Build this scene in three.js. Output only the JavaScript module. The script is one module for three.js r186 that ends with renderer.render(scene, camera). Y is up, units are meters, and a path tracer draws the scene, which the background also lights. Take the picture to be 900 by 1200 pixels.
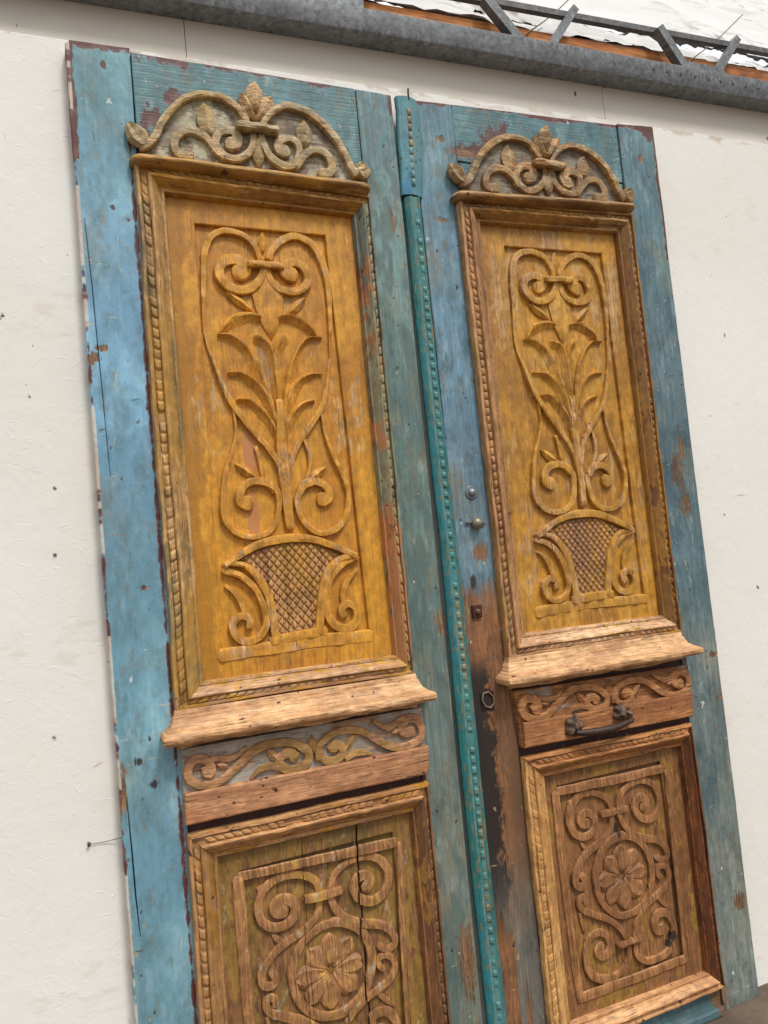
import * as THREE from 'three';
import { mergeGeometries, mergeVertices, toCreasedNormals } from 'three/addons/utils/BufferGeometryUtils.js';

// ------------------------------------------------------------------ camera, sky, sun, exposure
const scene = new THREE.Scene();
const camera = new THREE.PerspectiveCamera(67.38, 0.75, 0.05, 120);
camera.position.set(-0.7886, 1.2122, 1.5301);
{
  const m = new THREE.Matrix4().set(0.91877, 0.06107, -0.39005, 0, -0.09463, 0.99323, -0.06739, 0, 0.3833, 0.09882, 0.91832, 0, 0, 0, 0, 1);
  camera.quaternion.setFromRotationMatrix(m);
}
const renderer = new THREE.WebGLRenderer({ antialias: true });
renderer.setSize(768, 1024);
renderer.toneMapping = THREE.LinearToneMapping;
renderer.toneMappingExposure = 0.97;
renderer.shadowMap.enabled = true;
{ // overcast sky, brighter overhead
  const W = 128, H = 64, d = new Float32Array(W * H * 4);
  for (let j = 0; j < H; j++) for (let i = 0; i < W; i++) {
    const el = ((j + 0.5) / H - 0.5) * Math.PI, s = Math.sin(el);
    const L = s > 0 ? 0.42 + 1.3 * s : 0.17, o = (j * W + i) * 4;
    d[o] = L * 0.985; d[o + 1] = L * 0.99; d[o + 2] = L * 1.0; d[o + 3] = 1;
  }
  const t = new THREE.DataTexture(d, W, H, THREE.RGBAFormat, THREE.FloatType);
  t.mapping = THREE.EquirectangularReflectionMapping; t.magFilter = t.minFilter = THREE.LinearFilter; t.needsUpdate = true;
  scene.background = t; scene.environment = t; scene.environmentIntensity = 1; scene.backgroundIntensity = 1;
}
const sun = new THREE.DirectionalLight(0xfffcf8, 2.5);
sun.position.set(1.3, 7.4, 4.0); sun.target.position.set(0, 1.2, 0);
sun.castShadow = true; sun.shadow.radius = 26; sun.shadow.mapSize.set(2048, 2048); sun.shadow.normalBias = 0.01;
{ const c = sun.shadow.camera; c.left = c.bottom = -3; c.right = c.top = 3; c.near = 0.5; c.far = 14; }
scene.add(sun, sun.target);

// ------------------------------------------------------------------ noise
function mulberry(a) { return () => { a |= 0; a = (a + 0x6d2b79f5) | 0; let t = Math.imul(a ^ (a >>> 15), 1 | a); t = (t + Math.imul(t ^ (t >>> 7), 61 | t)) ^ t; return ((t ^ (t >>> 14)) >>> 0) / 4294967296; }; }
const rnd = mulberry(20240611);
const NS = 512;
function field(seed, base, oct, gain) {          // tileable fractal noise, mean .5
  const r = mulberry(seed), f = new Float32Array(NS * NS);
  let amp = 1, tot = 0;
  for (let o = 0, p = base; o < oct && p <= NS; o++, p *= 2, amp *= gain) {
    const g = new Float32Array(p * p); for (let i = 0; i < g.length; i++) g[i] = r() - 0.5;
    tot += amp * amp;
    for (let y = 0; y < NS; y++) {
      const fy = y * p / NS, iy = Math.floor(fy); let ty = fy - iy; ty = ty * ty * (3 - 2 * ty);
      const r0 = (iy % p) * p, r1 = ((iy + 1) % p) * p;
      for (let x = 0; x < NS; x++) {
        const fx = x * p / NS, ix = Math.floor(fx); let tx = fx - ix; tx = tx * tx * (3 - 2 * tx);
        const a = ix % p, b = (ix + 1) % p;
        f[y * NS + x] += amp * ((g[r0 + a] * (1 - tx) + g[r0 + b] * tx) * (1 - ty) + (g[r1 + a] * (1 - tx) + g[r1 + b] * tx) * ty);
      }
    }
  }
  let v = 0; for (const q of f) v += q * q; v = Math.sqrt(v / f.length);
  for (let i = 0; i < f.length; i++) f[i] = 0.5 + f[i] / v * 0.19;
  return f;
}
const FS = [field(11, 4, 6, 0.55), field(23, 4, 7, 0.7), field(37, 8, 6, 0.6)];
function S(k, x, y) {
  const f = FS[k]; x = (x - Math.floor(x)) * NS; y = (y - Math.floor(y)) * NS;
  const ix = x | 0, iy = y | 0, tx = x - ix, ty = y - iy, x0 = ix & 511, x1 = (ix + 1) & 511, y0 = (iy & 511) * NS, y1 = ((iy + 1) & 511) * NS;
  return (f[y0 + x0] * (1 - tx) + f[y0 + x1] * tx) * (1 - ty) + (f[y1 + x0] * (1 - tx) + f[y1 + x1] * tx) * ty;
}
const clamp = (x, a = 0, b = 1) => (x < a ? a : x > b ? b : x);
const sst = (a, b, x) => { const t = clamp((x - a) / (b - a)); return t * t * (3 - 2 * t); };
const lerp = (a, b, t) => a + (b - a) * t;
function mixc(c, d, t) { c[0] += (d[0] - c[0]) * t; c[1] += (d[1] - c[1]) * t; c[2] += (d[2] - c[2]) * t; }
const setc = (c, d) => { c[0] = d[0]; c[1] = d[1]; c[2] = d[2]; };

// ------------------------------------------------------------------ textures
function makeTex(w, h, fn, srgb = true, wrap = THREE.ClampToEdgeWrapping) {
  const d = new Uint8Array(w * h * 4), c = [0, 0, 0];
  for (let j = 0, o = 0; j < h; j++) for (let i = 0; i < w; i++, o += 4) {
    fn((i + 0.5) / w, (j + 0.5) / h, c);
    d[o] = clamp(c[0], 0, 255); d[o + 1] = clamp(c[1], 0, 255); d[o + 2] = clamp(c[2], 0, 255); d[o + 3] = 255;
  }
  const t = new THREE.DataTexture(d, w, h, THREE.RGBAFormat, THREE.UnsignedByteType);
  if (srgb) t.colorSpace = THREE.SRGBColorSpace;
  t.wrapS = t.wrapT = wrap; t.magFilter = THREE.LinearFilter; t.minFilter = THREE.LinearMipmapLinearFilter; t.generateMipmaps = true; t.needsUpdate = true;
  return t;
}
const grey = (c, v) => { c[0] = c[1] = c[2] = v; };
// wood: s runs along the grain, t across it, both in metres
function wood(c, s, t, o) {
  const k = o.seed ?? 0;
  const wob = (S(0, s * 0.7 + k * 0.37, t * 0.9 + k) - 0.5) * 0.03;
  const g1 = S(0, s * 0.35 + k * 0.71, (t + wob) * 5 + k * 0.31), g2 = S(1, s * 0.9 + k * 0.13, (t + wob) * 20 + k), g3 = S(2, s * 2.2, t * 60 + k * 0.7);
  const g4 = S(1, s * 5 + k * 0.3, t * 150 + k), g = 0.3 * g1 + 0.28 * g2 + 0.24 * g3 + 0.18 * g4;
  setc(c, o.light); mixc(c, o.dark, sst(0.3, 0.7, g));
  const rr = S(0, s * 0.21 + k * 0.17, t * 1.3 + k) * 11 + t * 46, ring = Math.pow(Math.abs(Math.sin(Math.PI * rr)), 7); mixc(c, o.dark, ring * 0.42 * (0.4 + S(1, s * 1.7, t * 9)));
  const ck = Math.abs(S(0, s * 0.19 + k * 0.43, t * 7 + k * 0.9) - 0.5); const crk = 0.75 * sst(0.01, 0.003, ck) * sst(0.46, 0.6, S(1, s * 1.1 + k, t * 3));
  const pore = sst(0.66, 0.8, S(1, s * 3 + k, t * 95 + k * 0.4));
  mixc(c, o.pore ?? [60, 38, 22], pore * 0.4);
  if (o.red) mixc(c, o.red, sst(0.5, 0.8, 0.6 * S(0, s * 1.3 + k * 1.9, t * 6 + k) + 0.4 * g3) * 0.5);
  let m = 0;
  if (o.paint) {
    const cov = (o.cov ?? 0.5) + 1.1 * (S(0, s * 1.7 + k * 0.9, t * 3.1 + k * 0.2) - 0.5) + 0.55 * (g2 - 0.5) + 0.6 * (S(2, s * 5 + k, t * 17) - 0.5) + 0.35 * (S(1, s * 9, t * 40 + k) - 0.5);
    m = sst(0.44, 0.58, cov);
    const pc = S(1, s * 0.8 + k * 0.5, t * 2.6 + k), q = [o.paint[0], o.paint[1], o.paint[2]];
    mixc(q, o.paint2 ?? o.paint, sst(0.35, 0.68, pc));
    const st = (0.4 * S(2, s * 1.1 + k, t * 34) + 0.35 * g4 + 0.25 * S(1, s * 2, t * 12 + k) - 0.5) * 0.32;
    q[0] *= 1 + st; q[1] *= 1 + st; q[2] *= 1 + st;
    mixc(q, [q[0] * 0.7, q[1] * 0.64, q[2] * 0.6], (o.streak ?? 0.5) * sst(0.54, 0.74, 0.6 * g2 + 0.4 * g4));
    mixc(c, q, m * (o.opac ?? 0.93));
  }
  if (o.grime) mixc(c, o.grimeC ?? [70, 52, 36], sst(0.55, 0.74, 0.6 * S(0, s * 2.7 + k * 2.1, t * 5.3 + k) + 0.4 * S(2, s * 6, t * 20 + k)) * o.grime);
  mixc(c, [44, 28, 18], crk * (1 - 0.65 * m));
  const fl = (S(2, s * 7.3 + k, t * 9.1) - 0.5) * 0.22;
  c[0] *= 1 + fl; c[1] *= 1 + fl; c[2] *= 1 + fl;
  return m;
}
function specks(n, w, h, seed, r0, r1) { const r = mulberry(seed), a = []; for (let i = 0; i < n; i++) a.push([r() * w, r() * h, r0 + (r1 - r0) * r() * r(), 0.6 + r() * 1.6, r() * 3.14]); return a; }
const std = (o) => new THREE.MeshStandardMaterial({ roughness: 0.75, metalness: 0, ...o });
// shared relief textures, uv in metres
const grainBump = makeTex(512, 512, (u, v, c) => grey(c, 255 * clamp(0.45 * S(1, u, v * 5) + 0.35 * S(2, u * 2, v * 18) + 0.2 * S(1, u * 6, v * 6) - 0.35 * sst(0.68, 0.8, S(1, u * 2, v * 22)))), false, THREE.RepeatWrapping);

// ------------------------------------------------------------------ objects
const used = {};
const numbered = (n) => { const k = used[n] = (used[n] ?? -1) + 1; return k ? n + '_' + String(k).padStart(3, '0') : n; };
function mesh(name, g, m, parent) { const o = new THREE.Mesh(g, m); o.name = parent ? name : numbered(name); o.castShadow = o.receiveShadow = true; (parent ?? scene).add(o); return o; }
function tag(o, label, category, group) { Object.assign(o.userData, { label, category }); if (group) o.userData.group = group; return o; }
function thing(name, label, category, group) { const o = new THREE.Group(); o.name = numbered(name); scene.add(o); return tag(o, label, category, group); }
const kind = (o, k) => { o.userData.kind = k; return o; };

// ------------------------------------------------------------------ geometry
function fromGrid(rows, closedCols = false, keep = false) {       // rows of [x,y,z], same length; each row may carry uv as 4th,5th
  const n = rows.length, k = rows[0].length, pos = [], uv = [], idx = [];
  for (const r of rows) for (const p of r) { pos.push(p[0], p[1], p[2]); uv.push(p[3] ?? p[0], p[4] ?? p[1]); }
  for (let i = 0; i < n - 1; i++) for (let j = 0; j < k - (closedCols ? 0 : 1); j++) {
    const a = i * k + j, b = i * k + (j + 1) % k, c = a + k, d = b + k;
    idx.push(a, b, d, a, d, c);
  }
  const g = new THREE.BufferGeometry();
  g.setAttribute('position', new THREE.Float32BufferAttribute(pos, 3)); g.setAttribute('uv', new THREE.Float32BufferAttribute(uv, 2)); g.setIndex(idx);
  g.computeVertexNormals();
  let nz = 0; const N = g.attributes.normal; for (let i = 0; i < N.count; i++) nz += N.getZ(i);
  if (nz < 0 && !keep) { const q = g.index.array; for (let i = 0; i < q.length; i += 3) { const a = q[i]; q[i] = q[i + 1]; q[i + 1] = a; } g.computeVertexNormals(); }
  return g;
}
const crease = (g, a = 0.6) => toCreasedNormals(g, a);
// uv of a geometry in metres of the door front, u along the grain ('v' vertical grain swaps the axes)
function planar(g, box, along) {                   // box = [x0,y0,x1,y1] for a map of its own
  const p = g.attributes.position, uv = new Float32Array(p.count * 2);
  for (let i = 0; i < p.count; i++) { uv[2 * i] = (p.getX(i) - box[0]) / (box[2] - box[0]); uv[2 * i + 1] = (p.getY(i) - box[1]) / (box[3] - box[1]); }
  g.setAttribute('uv', new THREE.BufferAttribute(uv, 2));
  const u2 = new Float32Array(p.count * 2);
  for (let i = 0; i < p.count; i++) { const a = p.getX(i), b = p.getY(i), z = p.getZ(i); u2[2 * i] = (along === 'x' ? a : b) * 2; u2[2 * i + 1] = ((along === 'x' ? b : a) + z) * 2; }
  g.setAttribute('uv1', new THREE.BufferAttribute(u2, 2));
  return g;
}
const grainRelief = (scale) => { const t = grainBump.clone(); t.channel = 1; t.needsUpdate = true; return { bumpMap: t, bumpScale: scale }; };
const B1 = grainRelief(0.0012);
// a carved strap: half-round relief swept along a line on the door
const PROF = [[-0.86, 0], [-1, 0.55], [-0.84, 0.92], [-0.3, 1], [0.2, 0.99], [0.78, 0.93], [1, 0.55], [0.86, 0]];
const FROND = [[-0.86, 0], [-1, 0.55], [-0.66, 1], [-0.15, 0.96], [0.3, 0.62], [0.9, 0.34], [1.5, 0.12], [1.75, 0]];
function ridge(pts, w, h, z0, seed = 1, body = false) {
  const cur = new THREE.CatmullRomCurve3(pts.map((p) => new THREE.Vector3(p[0], p[1], 0)), false, 'centripetal');
  const len = cur.getLength(), n = Math.max(10, Math.min(160, Math.round(len / 0.0045))), rows = [];
  const wd = (s) => (s < 0.5 ? lerp(w[0], w[1], sst(0, 1, s * 2)) : lerp(w[1], w[2], Math.pow(s * 2 - 1, w[2] > w[1] ? 3.5 : 1.2))) * 0.5;
  const add = (p, t, hw, hf, s) => {
    const nx = -t.y, ny = t.x, q = len * s * 9 + seed * 3.7;
    const j = 1 + (S(1, q * 0.12, seed * 0.137) - 0.5) * 0.34, fq = len * s / 0.013, f0 = Math.floor(fq), fa = S(1, f0 * 0.317 + seed, seed * 0.71), fb = S(1, (f0 + 1) * 0.317 + seed, seed * 0.71), hh = h * hf * (1 + (S(2, q * 0.1, seed * 0.311) - 0.5) * 0.3 + (lerp(fa, fb, fq - f0) - 0.5) * 0.36);
    const ox = (S(0, q * 0.15, seed * 0.77) - 0.5) * 0.0035;
    const tl = Math.min(1, 0.25 + hw / 0.0062);
    rows.push((body ? FROND : PROF).map(([a, b], m) => { const k = hw * j * a * sgn + (body ? 0 : ox); return [p.x + nx * k, p.y + ny * k, z0 - 0.001 + hh * tl * b * (1 + (S(2, q * 0.3, m * 0.21 + seed) - 0.5) * 0.16)]; }));
  };
  const sgn = body && cur.getTangentAt(0.3).x < 0 ? 1 : body ? -1 : 1;
  const t0 = cur.getTangent(0), t1 = cur.getTangent(1), p0 = cur.getPoint(0), p1 = cur.getPoint(1), h0 = wd(0), h1 = wd(1);
  for (let i = 0; i < 4; i++) { const a = (i + 0.15) / 4.2 * Math.PI / 2; add(p0.clone().addScaledVector(t0, -h0 * 0.9 * Math.cos(a)), t0, h0 * Math.sin(a), 0.35 + 0.65 * Math.sin(a), 0); }
  for (let i = 0; i <= n; i++) { const s = i / n; add(cur.getPointAt(s), cur.getTangentAt(s), wd(s), 1, s); }
  for (let i = 3; i >= 0; i--) { const a = (i + 0.15) / 4.2 * Math.PI / 2; add(p1.clone().addScaledVector(t1, h1 * 0.9 * Math.cos(a)), t1, h1 * Math.sin(a), 0.35 + 0.65 * Math.sin(a), 1); }
  const g = fromGrid(rows.map((r) => r.slice().reverse()));
  return crease(wear(g, seed, PROF.length), 0.62);
}
// worn paint along the crests of the carving, in grains along the ridge
function wear(g, seed, k) {
  const p = g.attributes.position, c = new Float32Array(p.count * 3), crest = k === 8 ? [0, 0.4, 1, 0.3, 0.3, 1, 0.4, 0] : [0, 0.3, 0.6, 1, 0.6, 0.3, 0];
  for (let i = 0; i < p.count; i++) { const w = crest[i % k] * sst(0.42, 0.62, 0.5 * S(1, p.getX(i) * 6 + seed, p.getY(i) * 3) + 0.5 * S(2, p.getX(i) * 11, p.getY(i) * 7 + seed)); c[3 * i] = 1 + 0.3 * w; c[3 * i + 1] = 1 + 0.34 * w; c[3 * i + 2] = 1 + 0.38 * w; }
  g.setAttribute('color', new THREE.BufferAttribute(c, 3));
  return g;
}
// a carved leaf with a midrib
function leaf(p0, p1, w, h, z0, peak = 0.45, seed = 1, sharp = 1) {
  const dx = p1[0] - p0[0], dy = p1[1] - p0[1], L = Math.hypot(dx, dy), tx = dx / L, ty = dy / L, rows = [], n = 18;
  for (let i = 0; i <= n; i++) {
    const s = i / n, q = s < peak ? s / peak * 0.5 : 0.5 + (s - peak) / (1 - peak) * 0.5;
    const hw = w / 2 * Math.pow(Math.max(0.004, Math.sin(Math.PI * q)), 0.85) * (1 + (S(1, s * 0.6 + seed, seed * 0.3) - 0.5) * 0.2), k = Math.min(1, hw / (w * 0.2));
    const prof = sharp ? [[-0.86, 0], [-1, 0.45], [-0.5, 0.72], [0, 1], [0.5, 0.72], [1, 0.45], [0.86, 0]] : [[-0.84, 0], [-0.98, 0.55], [-0.55, 1], [0, 0.82], [0.55, 1], [0.98, 0.55], [0.84, 0]];
    rows.push(prof.map(([a, b]) => [p0[0] + dx * s - ty * hw * a, p0[1] + dy * s + tx * hw * a, z0 - 0.001 + h * b * (0.3 + 0.7 * k) * (1 + (S(2, s * 0.7 + seed, a * 0.2) - 0.5) * 0.25)]).reverse());
  }
  return crease(wear(fromGrid(rows), seed, 7), 0.45);
}
// a board from an outline (and holes), its front at z1, bevelled, edges a little uneven
function board(outline, z0, z1, bevel = 0.0015, holes = [], jit = 0, seed = 1) {
  const dense = (poly) => {
    if (!jit) return poly;
    const out = [];
    for (let i = 0; i < poly.length; i++) {
      const a = poly[i], b = poly[(i + 1) % poly.length], L = Math.hypot(b[0] - a[0], b[1] - a[1]), n = Math.max(1, Math.round(L / 0.02));
      for (let k = 0; k < n; k++) { const s = k / n, e = k ? (S(1, (a[0] + s * (b[0] - a[0])) * 0.9 + seed, (a[1] + s * (b[1] - a[1])) * 0.9) - 0.5) * jit * 2 : 0; out.push([lerp(a[0], b[0], s) - (b[1] - a[1]) / L * e, lerp(a[1], b[1], s) + (b[0] - a[0]) / L * e]); }
    }
    return out;
  };
  const V = (p) => new THREE.Vector2(p[0], p[1]);
  const sh = new THREE.Shape(dense(outline).map(V));
  for (const h of holes) sh.holes.push(new THREE.Path(h.map(V)));
  const g = new THREE.ExtrudeGeometry(sh, { depth: z1 - z0 - bevel, bevelEnabled: bevel > 0, bevelThickness: bevel, bevelSize: bevel, bevelOffset: -bevel, bevelSegments: 2, curveSegments: 4 });
  g.translate(0, 0, z0);
  return g;
}
const quad = (x0, y0, x1, y1) => [[x0, y0], [x1, y0], [x1, y1], [x0, y1]];
// cut a slit of half width w along the line x = x0 + k*y out of a geometry (keeps the two sides)
function slit(g, x0, k, w) {
  const src = g.index ? g.toNonIndexed() : g, P = src.attributes.position, N = src.attributes.normal, out = { p: [], n: [], c: [] }, C = src.attributes.color;
  const vert = (i) => ({ p: [P.getX(i), P.getY(i), P.getZ(i)], n: [N.getX(i), N.getY(i), N.getZ(i)], c: C ? [C.getX(i), C.getY(i), C.getZ(i)] : [1, 1, 1] });
  const wig = (y) => (S(0, y * 1.3, 0.3) - 0.5) * 0.012 + (S(1, y * 4, 0.6) - 0.5) * 0.003;
  for (const sgn of [-1, 1]) {
    const d = (v) => sgn * (v.p[0] - x0 - k * v.p[1] - wig(v.p[1])) - w;
    for (let i = 0; i < P.count; i += 3) {
      let poly = [vert(i), vert(i + 1), vert(i + 2)], res = [];
      for (let a = 0; a < poly.length; a++) {
        const A = poly[a], Bv = poly[(a + 1) % poly.length], da = d(A), db = d(Bv);
        if (da >= 0) res.push(A);
        if (da * db < 0) { const t = da / (da - db), mixv = (x, y) => x.map((q, e) => lerp(q, y[e], t)); res.push({ p: mixv(A.p, Bv.p), n: mixv(A.n, Bv.n), c: mixv(A.c, Bv.c) }); }
      }
      for (let a = 1; a + 1 < res.length; a++) for (const v of [res[0], res[a], res[a + 1]]) { out.p.push(...v.p); out.n.push(...v.n); out.c.push(...v.c); }
    }
  }
  const r = new THREE.BufferGeometry();
  r.setAttribute('position', new THREE.Float32BufferAttribute(out.p, 3)); r.setAttribute('normal', new THREE.Float32BufferAttribute(out.n, 3));
  if (C) r.setAttribute('color', new THREE.Float32BufferAttribute(out.c, 3));
  return r;
}
// a run of gouge-cut beading along a moulding; mode 0 scales, 1 round dots, 2 square pits
function beading(A, B, a, b, t0, t1, zb, H, pitch, mode, seed) {
  const L = Math.hypot(B[0] - A[0], B[1] - A[1]), s0 = 0.016 / L, s1 = 1 - 0.014 / L, n = Math.round((L - 0.03) / pitch), per = mode === 1 ? 9 : 8, rows = [], lat = [-1, -0.9, -0.6, -0.25, 0.1, 0.45, 0.8, 0.95, 1];
  const r = mulberry(Math.round(seed * 1000)), hs = Array.from({ length: n + 2 }, () => (r() < 0.1 ? 0.15 + 0.4 * r() : 0.68 + 0.55 * r())), of = Array.from({ length: n + 2 }, () => (r() - 0.5) * 0.22);
  for (let i = 0; i <= n * per; i++) {
    const q = i / per, s = lerp(s0, s1, i / (n * per)), wob = (S(0, s * L * 1.9 + seed, 0.4) - 0.5) * 0.05;
    rows.push(lat.map((w) => {
      const k = Math.min(n, Math.max(0, Math.floor(q - 0.12 * w * w + 1e-6))), ph = clamp(q - 0.12 * w * w - k + of[k] * 0), edge = Math.abs(w) > 0.97 ? 0 : Math.abs(w) > 0.85 ? 0.7 : 1;
      let f = mode === 0 ? 0.1 + 0.9 * sst(0.0, 0.34, ph) * (ph > 0.985 ? 0.5 : 1) : mode === 1 ? Math.sqrt(Math.max(0, 1 - Math.pow(2 * (q - Math.floor(q)) - 1, 2))) * Math.sqrt(Math.max(0, 1 - w * w * 0.9)) : ((q - Math.floor(q)) < 0.4 + of[Math.floor(q)] && Math.abs(w) < 0.7 ? 0.05 : 1);
      const P = along(A, B, s), I = along(a, b, s), t = lerp(t0, t1, (w * (mode === 1 ? 0.86 : 1) + 1) / 2) + wob;
      return [lerp(P[0], I[0], t), lerp(P[1], I[1], t), zb - 0.001 + (H * f * hs[k] + 0.001) * edge, s, 0.2 + 0.2 * (w + 1) / 2];
    }));
  }
  return fromGrid(rows);
}
// one mitred length of frame moulding between outer corners A,B and inner corners a,b; profile = [across 0..1, height]
const FRAME = [[0, -0.002], [0, 0.013], [0.03, 0.017], [0.13, 0.018], [0.17, 0.0115], [0.39, 0.0115], [0.42, 0.019], [0.46, 0.0205], [0.53, 0.0195], [0.57, 0.0165], [0.62, 0.0145], [0.82, 0.002], [0.86, 0.0035], [0.94, 0.003], [0.98, -0.001], [1, -0.006], [1, -0.024]];
function moulding(A, B, a, b, prof, seed, zs = 1) {
  const L = Math.hypot(B[0] - A[0], B[1] - A[1]), n = Math.max(8, Math.round(L / 0.02)), rows = [], wid = 0.055;
  let arc = [0]; for (let i = 1; i < prof.length; i++) arc.push(arc[i - 1] + Math.hypot((prof[i][0] - prof[i - 1][0]) * wid, prof[i][1] - prof[i - 1][1]));
  const tot = arc[arc.length - 1];
  for (let i = 0; i <= n; i++) {
    const s = i / n, wx = (S(0, s * L * 1.4 + seed, seed * 0.31) - 0.5) * 0.006, wz = (S(1, s * L * 2 + seed, seed * 0.7) - 0.5) * 0.0025;
    rows.push(prof.map(([t, z], m) => {
      const x = lerp(lerp(A[0], B[0], s), lerp(a[0], b[0], s), t), y = lerp(lerp(A[1], B[1], s), lerp(a[1], b[1], s), t);
      const nx = -(B[1] - A[1]) / L, ny = (B[0] - A[0]) / L, e = (i && i < n ? 1 : 0.3) * wx * (1 - t);
      const dent = (S(2, s * L * 5 + seed, m * 0.07) - 0.5) * 0.0016;
      return [x + nx * e, y + ny * e, z * zs + (z > 0.004 ? wz + dent : 0), s, arc[m] / tot];
    }));
  }
  const g = crease(fromGrid(rows), 0.5);
  const u = g.attributes.uv, u2 = new Float32Array(u.count * 2);
  for (let i = 0; i < u.count; i++) { u2[2 * i] = u.getX(i) * L * 2 + seed; u2[2 * i + 1] = u.getY(i) * tot * 2 + seed * 0.3; }
  g.setAttribute('uv1', new THREE.BufferAttribute(u2, 2));
  return g;
}
const along = (p, q, s) => [lerp(p[0], q[0], s), lerp(p[1], q[1], s)];
const mm = (p) => [p[0] / 1000, p[1] / 1000];
function quadMap(src, dst) {                       // bilinear map between two four-cornered fields [TL,TR,BR,BL]
  return (p) => {
    let u = 0.5, v = 0.5;
    const f = (Q, u, v) => [0, 1].map((e) => (1 - v) * ((1 - u) * Q[0][e] + u * Q[1][e]) + v * ((1 - u) * Q[3][e] + u * Q[2][e]));
    for (let i = 0; i < 12; i++) {
      const q = f(src, u, v), h = 1e-5, qu = f(src, u + h, v), qv = f(src, u, v + h);
      const a = (qu[0] - q[0]) / h, b = (qv[0] - q[0]) / h, c = (qu[1] - q[1]) / h, d = (qv[1] - q[1]) / h, D = a * d - b * c, ex = p[0] - q[0], ey = p[1] - q[1];
      u += (d * ex - b * ey) / D; v += (-c * ex + a * ey) / D;
    }
    return f(dst, u, v);
  };
}

// ------------------------------------------------------------------ the place: floor, wall, roof edge
const concrete = makeTex(512, 512, (u, v, c) => {
  setc(c, [150, 132, 114]); mixc(c, [122, 106, 92], sst(0.3, 0.75, 0.4 * S(0, u, v) + 0.6 * S(1, u * 3, v * 3)));
}, true, THREE.RepeatWrapping);
{
  const g = new THREE.PlaneGeometry(30, 30, 1, 1); g.rotateX(-Math.PI / 2); const t = concrete; t.repeat.set(25, 25);
  g.translate(0, 0.045, 0); kind(mesh('floor', g, std({ map: t, color: 0xb8b2ac, roughness: 0.9 })), 'structure');
}
// wall: fibrous roller-painted board
const fibre = (() => {
  const N = 1024, h = new Float32Array(N * N), r = mulberry(77);
  for (let j = 0; j < N; j++) for (let i = 0; i < N; i++) h[j * N + i] = 0.5 * S(0, i / N, j / N) + 0.5 * S(2, i / N * 4, j / N * 4);
  for (let k = 0; k < 6000; k++) {
    let x = r() * N, y = r() * N, a = r() * 6.283, L = 8 + r() * 26, am = (r() < 0.72 ? 1 : -1) * (0.08 + 0.8 * r() * r() * r()), bend = (r() - 0.5) * 0.16;
    for (let s = 0; s < L; s++) { x += Math.cos(a); y += Math.sin(a); a += bend; const f = am * Math.sin(Math.PI * s / L); for (let q = -1; q <= 1; q++) { const X = ((x + q * Math.sin(a)) | 0) & 1023, Y = ((y - q * Math.cos(a)) | 0) & 1023; h[Y * N + X] += f * (q ? 0.35 : 0.6); } }
  }
  return makeTex(N, N, (u, v, c) => grey(c, 95 + 75 * h[Math.floor(v * N) * N + Math.floor(u * N)]), false, THREE.RepeatWrapping);
})();
fibre.channel = 1;
const wallSpots = [[-0.774, 0.753, 0.004], [-0.62, 2.445, 0.004], [-0.587, 2.444, 0.006], [-0.863, 1.741, 0.004], [-0.826, 1.589, 0.003], [-0.791, 1.412, 0.003], [-0.798, 1.288, 0.003], [0.961, 1.053, 0.0035], [0.957, 1.758, 0.003], [0.873, 1.258, 0.0025], [0.943, 0.461, 0.004], [0.904, 0.128, 0.004], [0.892, 0.702, 0.002], [0.9, 2.36, 0.004], [1.27, 2.39, 0.005], [0.56, 2.42, 0.004], [0.66, 2.46, 0.004], [-0.822, 0.955, 0.005], [-0.454, 2.433, 0.005]];
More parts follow.
